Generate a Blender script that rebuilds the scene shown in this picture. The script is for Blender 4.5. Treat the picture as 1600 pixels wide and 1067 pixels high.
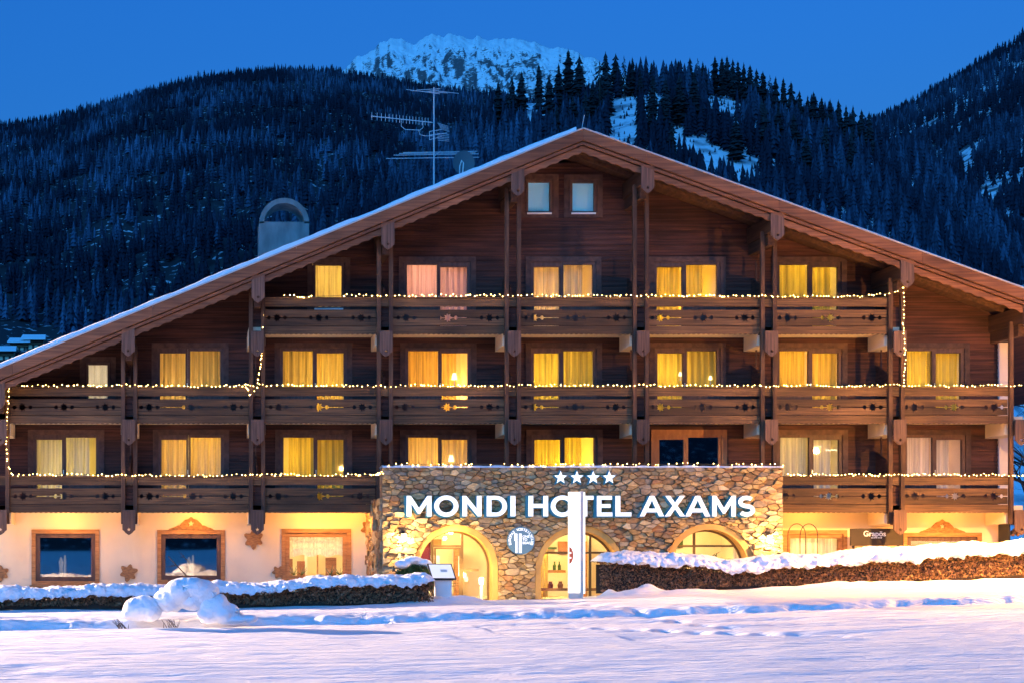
import bpy, bmesh, math, random
import numpy as np
from mathutils import Vector, Matrix, noise as mnoise

R = math.radians
rnd = random.Random(7)
nrs = np.random.RandomState(11)
for o in list(bpy.data.objects):
    bpy.data.objects.remove(o)
SC = bpy.context.scene
COL = SC.collection

# ------------------------------------------------------------------ camera
# eye 1.5 m above the snow, facade 45 m away, shift lens as in architectural photography
cam_d = bpy.data.cameras.new('camera')
cam = bpy.data.objects.new('camera', cam_d)
COL.objects.link(cam)
cam.location = (0, -45, 1.5)
cam.rotation_euler = (R(90), 0, 0)
cam_d.sensor_width = 36
cam_d.lens = 36 * 2250 / 1600
cam_d.shift_x = (800 - 300) / 1600
cam_d.shift_y = (855 - 533.5) / 1600
cam_d.clip_start = 0.1
cam_d.clip_end = 30000
SC.camera = cam

# ------------------------------------------------------------------ exposure (blue hour, long exposure)
SC.view_settings.view_transform = 'Standard'
SC.view_settings.look = 'None'
SC.view_settings.exposure = 4.0
SC.view_settings.gamma = 1
SC.view_settings.use_curve_mapping = False
K = 1 / 16.0                     # lamp powers below are given as they look after exposure
SC.cycles.use_adaptive_sampling = True
SC.cycles.adaptive_threshold = 0.02
SC.cycles.use_denoising = True
SC.cycles.max_bounces = 6
SC.cycles.diffuse_bounces = 3
SC.cycles.glossy_bounces = 3
SC.cycles.transmission_bounces = 4
SC.cycles.transparent_max_bounces = 8
SC.cycles.caustics_reflective = False
SC.cycles.caustics_refractive = False
SC.cycles.sample_clamp_indirect = 0.6
SC.cycles.time_limit = 900

# ------------------------------------------------------------------ world: sky after sunset
world = bpy.data.worlds.new('World')
SC.world = world
world.use_nodes = True
wn = world.node_tree
sky = wn.nodes.new('ShaderNodeTexSky')
sky.sky_type = 'NISHITA'
sky.sun_disc = False
sky.sun_elevation = R(-1.0)
sky.sun_rotation = R(205)
sky.air_density = 1.0
sky.dust_density = 0.3
sky.ozone_density = 4.0
tint = wn.nodes.new('ShaderNodeMix')
tint.data_type = 'RGBA'
tint.blend_type = 'MULTIPLY'
tint.inputs['Factor'].default_value = 1
tint.inputs['B'].default_value = (0.18, 0.86, 1.0, 1)
wn.links.new(sky.outputs['Color'], tint.inputs['A'])
wn.links.new(tint.outputs['Result'], wn.nodes['Background'].inputs['Color'])
wn.nodes['Background'].inputs['Strength'].default_value = 0.122

# ------------------------------------------------------------------ faint glow of the western sky
sun_d = bpy.data.lights.new('sun', 'SUN')
sun_d.energy = 0.12
sun_d.angle = R(40)
sun_d.color = (0.06, 0.40, 1.0)
sun = bpy.data.objects.new('sun', sun_d)
COL.objects.link(sun)
sun.rotation_euler = (R(62), 0, R(-25))

# ------------------------------------------------------------------ helpers
D0 = 45.0


def PX(px, y=0.0):
    return (px - 300) * (D0 + y) / 2250.0


def PZ(py, y=0.0):
    return 1.5 + (855 - py) * (D0 + y) / 2250.0


WL = {}


def wloc(o):
    return WL.get(o.name, Vector((0, 0, 0))) if o else Vector((0, 0, 0))


def tag(o, label=None, cat=None, group=None, kind=None):
    if label: o['label'] = label
    if cat: o['category'] = cat
    if group: o['group'] = group
    if kind: o['kind'] = kind
    return o


def place(o, loc, parent=None):
    COL.objects.link(o)
    WL[o.name] = Vector(loc)
    if parent is not None:
        o.parent = parent
    o.location = Vector(loc) - wloc(parent)
    return o


def thing(name, loc, label, cat, group=None):
    o = bpy.data.objects.new(name, None)
    o.empty_display_size = 0.2
    place(o, loc)
    return tag(o, label, cat, group)


class MB:
    def __init__(s):
        s.v = []; s.f = []; s.m = []

    def add(s, vs, fs, mi=0):
        b = len(s.v)
        s.v.extend([tuple(p) for p in vs])
        for f in fs:
            s.f.append([i + b for i in f]); s.m.append(mi)
        return s

    def box(s, x0, x1, y0, y1, z0, z1, mi=0):
        vs = [(x0, y0, z0), (x1, y0, z0), (x1, y1, z0), (x0, y1, z0), (x0, y0, z1), (x1, y0, z1), (x1, y1, z1), (x0, y1, z1)]
        return s.add(vs, [(0, 3, 2, 1), (4, 5, 6, 7), (0, 1, 5, 4), (1, 2, 6, 5), (2, 3, 7, 6), (3, 0, 4, 7)], mi)

    def prism(s, poly, y0, y1, mi=0, mside=None):
        """polygon of (x, z) pushed from y0 (front) to y1"""
        n = len(poly)
        ar = sum(poly[i][0] * poly[(i + 1) % n][1] - poly[(i + 1) % n][0] * poly[i][1] for i in range(n))
        if ar < 0: poly = poly[::-1]
        vs = [(x, y0, z) for x, z in poly] + [(x, y1, z) for x, z in poly]
        s.add(vs, [list(range(n))], mi)
        b = len(s.v) - 2 * n
        ms = mi if mside is None else mside
        s.f.append([b + n + i for i in range(n)][::-1]); s.m.append(ms)
        for i in range(n):
            j = (i + 1) % n
            s.f.append([b + i, b + n + i, b + n + j, b + j]); s.m.append(ms)
        return s

    def ring(s, outer, inner, y0, y1, mi=0, mside=None):
        n = len(outer)
        ms = mi if mside is None else mside
        vs = []
        for (ox, oz), (ix, iz) in zip(outer, inner):
            vs += [(ox, y0, oz), (ix, y0, iz), (ox, y1, oz), (ix, y1, iz)]
        b = len(s.v)
        s.v.extend(vs)
        for i in range(n):
            a = b + 4 * i; c = b + 4 * ((i + 1) % n)
            s.f += [[a, c, c + 1, a + 1], [a, a + 2, c + 2, c], [a + 1, c + 1, c + 3, a + 3], [a + 2, a + 3, c + 3, c + 2]]
            s.m += [mi, ms, ms, ms]
        return s

    def tube(s, pts, r, n=6, mi=0, r1=None):
        pts = [Vector(p) for p in pts]
        b = len(s.v)
        m = len(pts)
        for i, p in enumerate(pts):
            t = (pts[min(i + 1, m - 1)] - pts[max(i - 1, 0)]).normalized()
            a = t.cross(Vector((0, 0, 1)))
            if a.length < 1e-3: a = Vector((1, 0, 0))
            a.normalize(); c = t.cross(a)
            rr = r if r1 is None else r + (r1 - r) * i / max(1, m - 1)
            for k in range(n):
                an = 2 * math.pi * k / n
                s.v.append(tuple(p + a * math.cos(an) * rr + c * math.sin(an) * rr))
        for i in range(m - 1):
            for k in range(n):
                s.f.append([b + i * n + k, b + i * n + (k + 1) % n, b + (i + 1) * n + (k + 1) % n, b + (i + 1) * n + k]); s.m.append(mi)
        s.f.append([b + k for k in range(n)][::-1]); s.m.append(mi)
        s.f.append([b + (m - 1) * n + k for k in range(n)]); s.m.append(mi)
        return s

    def lathe(s, c, prof, n=14, mi=0):
        """profile of (radius, z) turned round the vertical through c"""
        b = len(s.v); m = len(prof)
        for r, z in prof:
            for k in range(n):
                an = 2 * math.pi * k / n
                s.v.append((c[0] + r * math.cos(an), c[1] + r * math.sin(an), c[2] + z))
        for i in range(m - 1):
            for k in range(n):
                s.f.append([b + i * n + k, b + i * n + (k + 1) % n, b + (i + 1) * n + (k + 1) % n, b + (i + 1) * n + k]); s.m.append(mi)
        return s

    def grid(s, P, mi=0, flip=False):
        nu = len(P); nv = len(P[0]); b = len(s.v)
        for row in P: s.v.extend([tuple(p) for p in row])
        for i in range(nu - 1):
            for j in range(nv - 1):
                q = [b + i * nv + j, b + (i + 1) * nv + j, b + (i + 1) * nv + j + 1, b + i * nv + j + 1]
                s.f.append(q[::-1] if flip else q); s.m.append(mi)
        return s

    def build(s, name, mats, parent=None, smooth=False, origin=None):
        V = np.array(s.v, dtype=float)
        if origin is None:
            lo = V.min(0); hi = V.max(0)
            origin = ((lo[0] + hi[0]) / 2, (lo[1] + hi[1]) / 2, lo[2])
        V = V - np.array(origin)
        me = bpy.data.meshes.new(name)
        me.from_pydata(V.tolist(), [], s.f)
        if not isinstance(mats, (list, tuple)): mats = [mats]
        for m in mats: me.materials.append(m)
        if len(mats) > 1: me.polygons.foreach_set('material_index', s.m)
        if smooth: me.polygons.foreach_set('use_smooth', [True] * len(me.polygons))
        me.update()
        return place(bpy.data.objects.new(name, me), origin, parent)


def copy_at(src, loc, parent=None, rotz=0.0, sc=None):
    c = src.copy()
    place(c, loc, parent)
    c.rotation_euler = (0, 0, rotz)
    if sc is not None: c.scale = sc
    return c


def interp(x, pts):
    return float(np.interp(x, [p[0] for p in pts], [p[1] for p in pts]))


# ------------------------------------------------------------------ materials
def new_mat(name):
    m = bpy.data.materials.new(name)
    m.use_nodes = True
    nt = m.node_tree
    return m, nt, nt.nodes['Principled BSDF']


def surf(name, c1, c2=None, scale=(4, 4, 4), rough=0.7, bump=0.0, bscale=None, detail=5, spec=0.3, metal=0.0,
         rand=0.0, dist=0.02, contrast=(0.35, 0.65), coat=0.0, blotch=0.0):
    m, nt, bs = new_mat(name)
    N = nt.nodes; L = nt.links
    bs.inputs['Roughness'].default_value = rough
    bs.inputs['Metallic'].default_value = metal
    bs.inputs['Specular IOR Level'].default_value = spec
    bs.inputs['Coat Weight'].default_value = coat
    geo = N.new('ShaderNodeNewGeometry')
    col = None
    if c2 is not None:
        mp = N.new('ShaderNodeMapping'); mp.inputs['Scale'].default_value = scale
        L.new(geo.outputs['Position'], mp.inputs['Vector'])
        nz = N.new('ShaderNodeTexNoise'); nz.inputs['Scale'].default_value = 1; nz.inputs['Detail'].default_value = detail
        L.new(mp.outputs[0], nz.inputs['Vector'])
        mr = N.new('ShaderNodeMapRange'); mr.inputs[1].default_value = contrast[0]; mr.inputs[2].default_value = contrast[1]
        L.new(nz.outputs[0], mr.inputs[0])
        mx = N.new('ShaderNodeMix'); mx.data_type = 'RGBA'
        mx.inputs['A'].default_value = (*c1, 1); mx.inputs['B'].default_value = (*c2, 1)
        L.new(mr.outputs[0], mx.inputs['Factor'])
        col = mx.outputs['Result']
    else:
        bs.inputs['Base Color'].default_value = (*c1, 1)
    if rand > 0:
        oi = N.new('ShaderNodeObjectInfo')
        hsv = N.new('ShaderNodeHueSaturation')
        m2 = N.new('ShaderNodeMapRange'); m2.inputs[3].default_value = 1 - rand; m2.inputs[4].default_value = 1 + rand
        L.new(oi.outputs['Random'], m2.inputs[0]); L.new(m2.outputs[0], hsv.inputs['Value'])
        if col: L.new(col, hsv.inputs['Color'])
        else: hsv.inputs['Color'].default_value = (*c1, 1)
        col = hsv.outputs[0]
    if blotch > 0 and col:
        mpb = N.new('ShaderNodeMapping'); mpb.inputs['Scale'].default_value = (0.55, 0.55, 1.1)
        L.new(geo.outputs['Position'], mpb.inputs['Vector'])
        nb2 = N.new('ShaderNodeTexNoise'); nb2.inputs['Scale'].default_value = 1; nb2.inputs['Detail'].default_value = 6
        L.new(mpb.outputs[0], nb2.inputs['Vector'])
        m3 = N.new('ShaderNodeMapRange'); m3.inputs[1].default_value = .3; m3.inputs[2].default_value = .7; m3.inputs[3].default_value = 1 - blotch; m3.inputs[4].default_value = 1 + blotch
        L.new(nb2.outputs[0], m3.inputs[0])
        hs2 = N.new('ShaderNodeHueSaturation'); L.new(m3.outputs[0], hs2.inputs['Value']); L.new(col, hs2.inputs['Color'])
        col = hs2.outputs[0]
    if col: L.new(col, bs.inputs['Base Color'])
    if bump > 0:
        mp2 = N.new('ShaderNodeMapping'); mp2.inputs['Scale'].default_value = bscale or scale
        L.new(geo.outputs['Position'], mp2.inputs['Vector'])
        nb = N.new('ShaderNodeTexNoise'); nb.inputs['Scale'].default_value = 1; nb.inputs['Detail'].default_value = 6
        L.new(mp2.outputs[0], nb.inputs['Vector'])
        bp = N.new('ShaderNodeBump'); bp.inputs['Strength'].default_value = bump; bp.inputs['Distance'].default_value = dist
        L.new(nb.outputs[0], bp.inputs['Height']); L.new(bp.outputs[0], bs.inputs['Normal'])
    return m


def emit(name, col, strength, base=(0.8, 0.8, 0.8)):
    m, nt, bs = new_mat(name)
    bs.inputs['Base Color'].default_value = (*base, 1)
    bs.inputs['Emission Color'].default_value = (*col, 1)
    bs.inputs['Emission Strength'].default_value = strength * K
    return m


def cloth(name, col, fold_shade=1.0):
    m = bpy.data.materials.new(name); m.use_nodes = True
    nt = m.node_tree; N = nt.nodes; L = nt.links
    N.clear()
    out = N.new('ShaderNodeOutputMaterial')
    a = N.new('ShaderNodeBsdfDiffuse'); b = N.new('ShaderNodeBsdfTranslucent'); mx = N.new('ShaderNodeMixShader')
    a.inputs[0].default_value = (*col, 1)
    geo = N.new('ShaderNodeNewGeometry')
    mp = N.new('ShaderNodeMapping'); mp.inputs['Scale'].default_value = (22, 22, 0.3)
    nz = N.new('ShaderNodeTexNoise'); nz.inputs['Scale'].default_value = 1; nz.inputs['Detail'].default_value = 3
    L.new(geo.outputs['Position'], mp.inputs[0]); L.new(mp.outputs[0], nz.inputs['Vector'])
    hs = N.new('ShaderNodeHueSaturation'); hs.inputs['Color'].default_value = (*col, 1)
    mr = N.new('ShaderNodeMapRange'); mr.inputs[1].default_value = .3; mr.inputs[2].default_value = .7; mr.inputs[3].default_value = 1 - .58 * fold_shade; mr.inputs[4].default_value = 1 + .1 * fold_shade  # light and dark of the folds put into the translucent colour
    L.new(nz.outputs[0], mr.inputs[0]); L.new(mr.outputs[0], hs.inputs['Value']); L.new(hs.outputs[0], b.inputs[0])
    mx.inputs[0].default_value = 0.6
    L.new(a.outputs[0], mx.inputs[1]); L.new(b.outputs[0], mx.inputs[2]); L.new(mx.outputs[0], out.inputs[0])
    return m


def glass(name, tintc=(1, 1, 1), refl=0.12):
    m = bpy.data.materials.new(name); m.use_nodes = True
    nt = m.node_tree; N = nt.nodes; L = nt.links
    N.clear()
    out = N.new('ShaderNodeOutputMaterial')
    t = N.new('ShaderNodeBsdfTransparent'); t.inputs[0].default_value = (*tintc, 1)
    g = N.new('ShaderNodeBsdfGlossy'); g.inputs['Roughness'].default_value = 0.02
    lw = N.new('ShaderNodeLayerWeight'); lw.inputs['Blend'].default_value = refl
    mx = N.new('ShaderNodeMixShader')
    ad = N.new('ShaderNodeMath'); ad.operation = 'ADD'; ad.inputs[1].default_value = refl; ad.use_clamp = True
    L.new(lw.outputs['Fresnel'], ad.inputs[0])
    L.new(ad.outputs[0], mx.inputs[0]); L.new(t.outputs[0], mx.inputs[1]); L.new(g.outputs[0], mx.inputs[2]); L.new(mx.outputs[0], out.inputs[0])
    return m


M = {}
M['siding'] = surf('siding_wood', (0.090, 0.032, 0.020), (0.030, 0.0115, 0.0085), (0.5, 3, 16), 0.75, 0.5, (1.5, 8, 60), dist=0.008, blotch=0.42)
M['board'] = surf('balcony_board_wood', (0.155, 0.076, 0.032), (0.060, 0.030, 0.014), (0.8, 4, 22), 0.7, 0.4, (2, 8, 70), rand=0.36, dist=0.006, blotch=0.35)
M['post'] = surf('post_wood', (0.115, 0.054, 0.028), (0.055, 0.026, 0.015), (14, 14, 0.6), 0.7, 0.4, (50, 50, 2), rand=0.18, dist=0.006, blotch=0.3)
M['pendant'] = surf('weathered_end_board', (0.16, 0.088, 0.062), (0.08, 0.044, 0.033), (24, 10, 0.9), 0.8, 0.5, (70, 30, 3), rand=0.2, dist=0.006)
M['barge'] = surf('bargeboard_wood', (0.24, 0.095, 0.042), (0.12, 0.046, 0.022), (0.8, 4, 18), 0.65, 0.4, (2, 8, 60), rand=0.14, dist=0.006, blotch=0.3)
M['soffit'] = surf('soffit_wood', (0.085, 0.037, 0.020), (0.04, 0.018, 0.011), (10, 0.5, 10), 0.75, 0.5, (30, 1, 30), dist=0.01)
M['frame'] = surf('window_frame_wood', (0.12, 0.064, 0.046), (0.07, 0.037, 0.028), (10, 10, 3), 0.55, rand=0.15)
M['trim'] = surf('window_trim_wood', (0.10, 0.05, 0.036), (0.055, 0.028, 0.021), (6, 6, 6), 0.7, rand=0.2)
M['orange_frame'] = surf('orange_frame_wood', (0.42, 0.18, 0.07), (0.30, 0.12, 0.05), (10, 10, 3), 0.5)
M['honey'] = surf('honey_wood', (0.42, 0.20, 0.07), (0.25, 0.11, 0.035), (3, 6, 20), 0.55, 0.3, (6, 10, 60), dist=0.005)
M['ornament'] = surf('carved_wood', (0.36, 0.17, 0.06), (0.17, 0.075, 0.03), (9, 9, 26), 0.7, 0.5, (20, 20, 60), dist=0.01, rand=0.15)
M['plaster'] = surf('cream_plaster', (0.76, 0.60, 0.40), (0.68, 0.52, 0.34), (0.7, 0.7, 0.7), 0.9, 0.25, (9, 9, 9), dist=0.012)
M['plaster_dark'] = surf('plaster_pier', (0.72, 0.60, 0.52), (0.62, 0.5, 0.44), (1, 1, 1), 0.9, 0.2, (9, 9, 9), dist=0.01)
M['arch'] = surf('ochre_plaster', (0.60, 0.36, 0.11), (0.48, 0.28, 0.09), (2, 2, 2), 0.9, 0.3, (8, 8, 8), dist=0.012)
M['mortar'] = surf('dark_mortar', (0.22, 0.155, 0.10), (0.12, 0.085, 0.06), (6, 6, 6), 0.95, 0.6, (20, 20, 20))
STONES = [surf('stone_' + n, a, b, (7, 7, 11), 0.85, 0.9, (13, 13, 18), rand=0.22, dist=0.03) for n, a, b in [
    ('tan', (0.52, 0.36, 0.17), (0.35, 0.23, 0.10)), ('grey', (0.42, 0.32, 0.20), (0.27, 0.20, 0.125)),
    ('brown', (0.35, 0.22, 0.11), (0.21, 0.13, 0.06)), ('pale', (0.66, 0.51, 0.29), (0.48, 0.35, 0.18)),
    ('rust', (0.40, 0.22, 0.10), (0.27, 0.14, 0.07))]]
M['concrete'] = surf('chimney_render', (0.27, 0.27, 0.25), (0.17, 0.17, 0.16), (3, 3, 1.2), 0.9, 0.3, (8, 8, 8))
M['metal'] = surf('galvanised_metal', (0.62, 0.60, 0.60), None, rough=0.5, metal=0.0)
M['dark_metal'] = surf('black_metal', (0.03, 0.03, 0.03), None, rough=0.5, metal=0.4)
M['dish'] = surf('dish_grey', (0.10, 0.12, 0.13), None, rough=0.6)
M['flash'] = surf('roof_edge_metal', (0.55, 0.5, 0.46), None, rough=0.5, metal=0.3)
M['handle'] = surf('handle_metal', (0.7, 0.68, 0.62), None, rough=0.35, metal=0.8)
M['snow'] = surf('snow', (0.84, 0.85, 0.88), (0.78, 0.80, 0.85), (1.3, 1.3, 1.3), 0.75, 0.8, (14, 18, 18), spec=0.2, dist=0.05)
M['roofsnow'] = surf('roof_snow', (0.86, 0.87, 0.9), None, rough=0.8, bump=0.3, bscale=(5, 5, 5), spec=0.2)
M['room'] = surf('room_wallpaper', (0.8, 0.72, 0.55), (0.72, 0.63, 0.46), (1, 1, 1), 0.9)
M['dark_room'] = surf('dark_room', (0.05, 0.045, 0.04), None, rough=0.9)
M['hall'] = surf('hall_wall', (0.82, 0.74, 0.55), (0.74, 0.60, 0.36), (0.8, 0.8, 0.5), 0.8)
M['glass'] = glass('window_glass', (1, 1, 1), 0.03)
M['dglass'] = glass('dark_window_glass', (0.6, 0.62, 0.65), 0.30)
M['letter_side'] = emit('letter_return_outline_teal', (0.02, 0.22, 0.42), 0.30, (0.01, 0.1, 0.17))
M['letter'] = emit('letter_face', (0.76, 0.92, 1.0), 0.86)
M['star'] = emit('star_face', (0.85, 0.96, 1.0), 1.25)
M['sign_disc'] = emit('sign_disc_face', (0.10, 0.25, 0.42), 0.42, (0.06, 0.12, 0.18))
M['sign_white'] = emit('sign_white_marks', (0.85, 0.95, 1.0), 1.1)
M['pylon'] = emit('pylon_face', (1.0, 0.92, 0.74), 1.6)
M['pylon_red'] = surf('pylon_red_print', (0.60, 0.12, 0.06), None, rough=0.5)
M['pylon_side'] = surf('pylon_side', (0.62, 0.60, 0.56), None, rough=0.4, metal=0.3)
M['bulb'] = emit('bulb_glow', (1.0, 0.58, 0.13), 52.0)
M['wire'] = surf('string_wire', (0.10, 0.09, 0.05), None, rough=0.6)
M['lampshade'] = emit('lamp_shade_glow', (1.0, 0.78, 0.30), 2.6)
M['lamp_glow'] = emit('lamp_glow', (1.0, 0.82, 0.48), 30.0)
M['bronze'] = surf('bronze_door_frame', (0.16, 0.10, 0.045), None, rough=0.4, metal=0.3)
M['candle'] = emit('ornament_added_glow', (1.0, 0.70, 0.30), 0.9)  # glow added so the pale window ornaments look lit
M['white'] = surf('white_paint', (0.78, 0.76, 0.72), None, rough=0.6)
M['paper'] = emit('menu_panel_added_glow', (1.0, 0.80, 0.62), 0.62)  # even glow stands in for light falling on the panel
M['signboard'] = surf('brown_signboard', (0.032, 0.020, 0.015), (0.022, 0.014, 0.011), (2, 2, 2), 0.6)
M['red'] = surf('dark_red_panel', (0.22, 0.03, 0.03), None, rough=0.6)
M['green'] = surf('evergreen_leaf', (0.07, 0.13, 0.03), (0.03, 0.06, 0.015), (9, 9, 9), 0.6)
M['hedge'] = surf('brown_hedge_leaf', (0.36, 0.18, 0.09), (0.13, 0.07, 0.035), (12, 12, 12), 0.7)
M['twig'] = surf('twig_bark', (0.06, 0.04, 0.03), None, rough=0.9)
M['bark'] = surf('bark', (0.08, 0.055, 0.04), (0.045, 0.03, 0.025), (6, 6, 1), 0.95)
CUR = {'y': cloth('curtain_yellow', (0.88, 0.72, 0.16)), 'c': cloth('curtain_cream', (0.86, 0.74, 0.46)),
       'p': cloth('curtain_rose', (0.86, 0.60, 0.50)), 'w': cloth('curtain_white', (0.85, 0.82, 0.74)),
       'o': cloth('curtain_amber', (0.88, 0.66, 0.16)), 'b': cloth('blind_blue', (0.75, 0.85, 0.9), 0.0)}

# sky lit snow ground: wind ripples as fine relief
def snow_ground_mat():
    m, nt, bs = new_mat('field_snow')
    N = nt.nodes; L = nt.links
    bs.inputs['Base Color'].default_value = (0.83, 0.84, 0.87, 1)
    bs.inputs['Roughness'].default_value = 0.75
    bs.inputs['Specular IOR Level'].default_value = 0.2
    geo = N.new('ShaderNodeNewGeometry')
    h = None
    for sc, st in (((0.5, 3.6, 1), 0.17), ((2.2, 12, 1), 0.10), ((16, 34, 1), 0.028)):
        mp = N.new('ShaderNodeMapping'); mp.inputs['Scale'].default_value = sc
        nz = N.new('ShaderNodeTexNoise'); nz.inputs['Scale'].default_value = 1; nz.inputs['Detail'].default_value = 4
        L.new(geo.outputs['Position'], mp.inputs[0]); L.new(mp.outputs[0], nz.inputs['Vector'])
        ml = N.new('ShaderNodeMath'); ml.operation = 'MULTIPLY'; ml.inputs[1].default_value = st
        L.new(nz.outputs[0], ml.inputs[0])
        if h is None: h = ml.outputs[0]
        else:
            a = N.new('ShaderNodeMath'); a.operation = 'ADD'; L.new(h, a.inputs[0]); L.new(ml.outputs[0], a.inputs[1]); h = a.outputs[0]
    bp = N.new('ShaderNodeBump'); bp.inputs['Strength'].default_value = 0.7; bp.inputs['Distance'].default_value = 1.0
    L.new(h, bp.inputs['Height']); L.new(bp.outputs[0], bs.inputs['Normal'])
    return m


M['field'] = snow_ground_mat()

# ------------------------------------------------------------------ numpy value noise
def vnoise(x, y, seed=0):
    xi = np.floor(x).astype(np.int64); yi = np.floor(y).astype(np.int64)
    xf = x - xi; yf = y - yi
    u = xf * xf * (3 - 2 * xf); v = yf * yf * (3 - 2 * yf)

    def hsh(a, b):
        n = (a * 374761393 + b * 668265263 + seed * 974711) & 0x7fffffff
        n = ((n ^ (n >> 13)) * 1274126177) & 0x7fffffff
        return ((n ^ (n >> 16)) & 0xffff) / 65535.0
    return (hsh(xi, yi) * (1 - u) + hsh(xi + 1, yi) * u) * (1 - v) + (hsh(xi, yi + 1) * (1 - u) + hsh(xi + 1, yi + 1) * u) * v


def fbm(x, y, seed=0, octv=4, ridged=False):
    s = 0; a = 1; t = 0
    for k in range(octv):
        n = vnoise(x * 2 ** k + 17.3 * k, y * 2 ** k + 9.1 * k, seed + k)
        if ridged: n = 1 - np.abs(2 * n - 1)
        s = s + n * a; t += a; a *= 0.5
    return s / t


# ------------------------------------------------------------------ ground
XG = [(-3000, -2), (-60, -0.8), (-30, -0.35), (-5, -0.14), (4, -0.03), (8.5, 0.08), (13, 0.22), (24, 0.62), (40, 1.0), (80, 1.6), (3000, 2)]


def ground_z(x, y):
    x = np.asarray(x, float); y = np.asarray(y, float)
    z = np.interp(x, [p[0] for p in XG], [p[1] for p in XG])
    # path to the entrance sinks behind the field's rim
    w = np.clip((y + 6.5) / 2.0, 0, 1) * np.exp(-((x - 9.0) / 3.0) ** 4)
    z = z * (1 - w) - 0.06 * w
    # bare strip in front of the facade
    w2 = np.clip((y + 2.6) / 1.5, 0, 1)
    z = z * (1 - w2) - 0.06 * w2
    return z


def field_z(x, y):
    z = ground_z(x, y)
    near = np.exp(-np.maximum(0, np.abs(x - 11) - 26) / 20.0) * np.exp(-np.maximum(0, np.abs(y + 18) - 20) / 20.0)
    z = z + near * (0.10 * (fbm(x * 0.12, y * 0.3, 3) - 0.5) + 0.07 * (fbm(x * 0.3, y * 1.3, 5, 4) - 0.5) + 0.06 * (fbm(x * 0.8, y * 3.4, 8, 4) - 0.5))
    # trodden trench across the field
    yc = -12.6 + 0.035 * x + 0.35 * np.sin(0.31 * x + 0.5) + 0.25 * (fbm(x * 0.5, x * 0 + 3, 12) - 0.5) * 2
    d = (y - yc)
    wd = 0.42 + 0.3 * fbm(x * 0.35, x * 0 + 1, 15)
    tr = np.exp(-(d / wd) ** 4)
    rag = 0.35 * (fbm(x * 1.6, y * 0.5, 19, 3) - 0.5)
    z = z - near * 0.20 / (1 + np.exp(np.clip((d + rag) / 0.045, -40, 40)))
    lump = fbm(x * 3.6, y * 4.6, 21, 4)
    z = z - tr * (0.02 + 0.17 * (lump - 0.42)) + 0.05 * np.exp(-((np.abs(d) - wd - 0.25) / 0.22) ** 2) * fbm(x * 2, y * 2, 31, 3)
    # second, thinner tracks
    for (y0, sl, a, wdt, dep, sd, x0, x1) in ((-24.6, 0.0, 0.25, 0.16, 0.035, 41, -12, 30), (-17.0, 0.06, 0.35, 0.2, 0.06, 51, 5, 30), (-14.6, 0.03, 0.2, 0.18, 0.07, 61, 6, 30), (-18.6, 0.02, 0.3, 0.12, 0.06, 66, 8, 20)):
        yc2 = y0 + sl * x + a * np.sin(0.5 * x + sd)
        br = np.clip((fbm(x * 0.25, x * 0 + sd, sd, 3) - 0.36) * 5, 0, 1)
        z = z - dep * br * np.exp(-np.maximum(0, yc2 - y) / 1.6) / (1 + np.exp(np.clip((y - yc2 + 0.3 * (fbm(x * 3, y, sd + 1, 2) - .5)) / 0.06, -40, 40))) * ((x > x0) & (x < x1))
    # diagonal foot tracks by the path
    for (xa, ya, xb, yb) in ((10.5, -16.5, 9.5, -8.0), (11.5, -19, 8.0, -15.5)):
        n = 16
        for k in range(n):
            t = k / (n - 1)
            px = xa + (xb - xa) * t + 0.14 * (-1) ** k; py = ya + (yb - ya) * t
            z = z - 0.11 * np.exp(-(((x - px) / 0.15) ** 2 + ((y - py) / 0.2) ** 2))
    # shallow hollow on the left
    z = z - 0.10 * np.exp(-(((x + 2.7) / 0.55) ** 2 + ((y + 23.6) / 0.5) ** 2))
    # shovelled bank along the right hedge and lumps beside the path
    yb = -5.4 - 0.02 * x
    bank = np.exp(-((y - yb) / 0.55) ** 2) * np.clip((x - 10.9) / 0.6, 0, 1)
    z = z + bank * (0.06 + 0.30 * (fbm(x * 0.9, y * 1.5, 71, 4) - 0.4))
    for (mx, my, r, h) in ((11.5, -5.2, 0.30, 0.16), (12.5, -5.4, 0.34, 0.16), (12.1, -5.9, 0.4, 0.12), (6.5, -7.0, 0.8, 0.14), (5.7, -7.1, 0.5, 0.12), (7.2, -6.9, 0.45, 0.1)):
        z = z + h * np.exp(-(((x - mx) / r) ** 2 + ((y - my) / (r * .8)) ** 2)) * (0.6 + 0.8 * fbm(x * 4, y * 4, 77, 3))
    return z


def axis(parts):
    out = []
    for a, b, st in parts:
        out += list(np.arange(a, b, st))
    return np.array(out + [parts[-1][1]])


gx = axis([(-3000, -400, 650), (-400, -60, 85), (-60, -10, 5), (-10, 28, 0.085), (28, 60, 2), (60, 400, 85), (400, 3000, 650)])
gy = axis([(-3000, -400, 650), (-400, -60, 85), (-60, -30, 3), (-30, -10.5, 0.10), (-10.5, -3, 0.085), (-3, 4, 0.5), (4, 60, 8), (60, 400, 85), (400, 4000, 900)])
GX, GY = np.meshgrid(gx, gy)
GZ = field_z(GX, GY)
nx, ny = len(gx), len(gy)
gme = bpy.data.meshes.new('snow_field')
vv = np.stack([GX.ravel(), GY.ravel(), GZ.ravel()], 1)
ii = np.arange(nx * ny).reshape(ny, nx)
ff = np.stack([ii[:-1, :-1].ravel(), ii[:-1, 1:].ravel(), ii[1:, 1:].ravel(), ii[1:, :-1].ravel()], 1)


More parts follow.
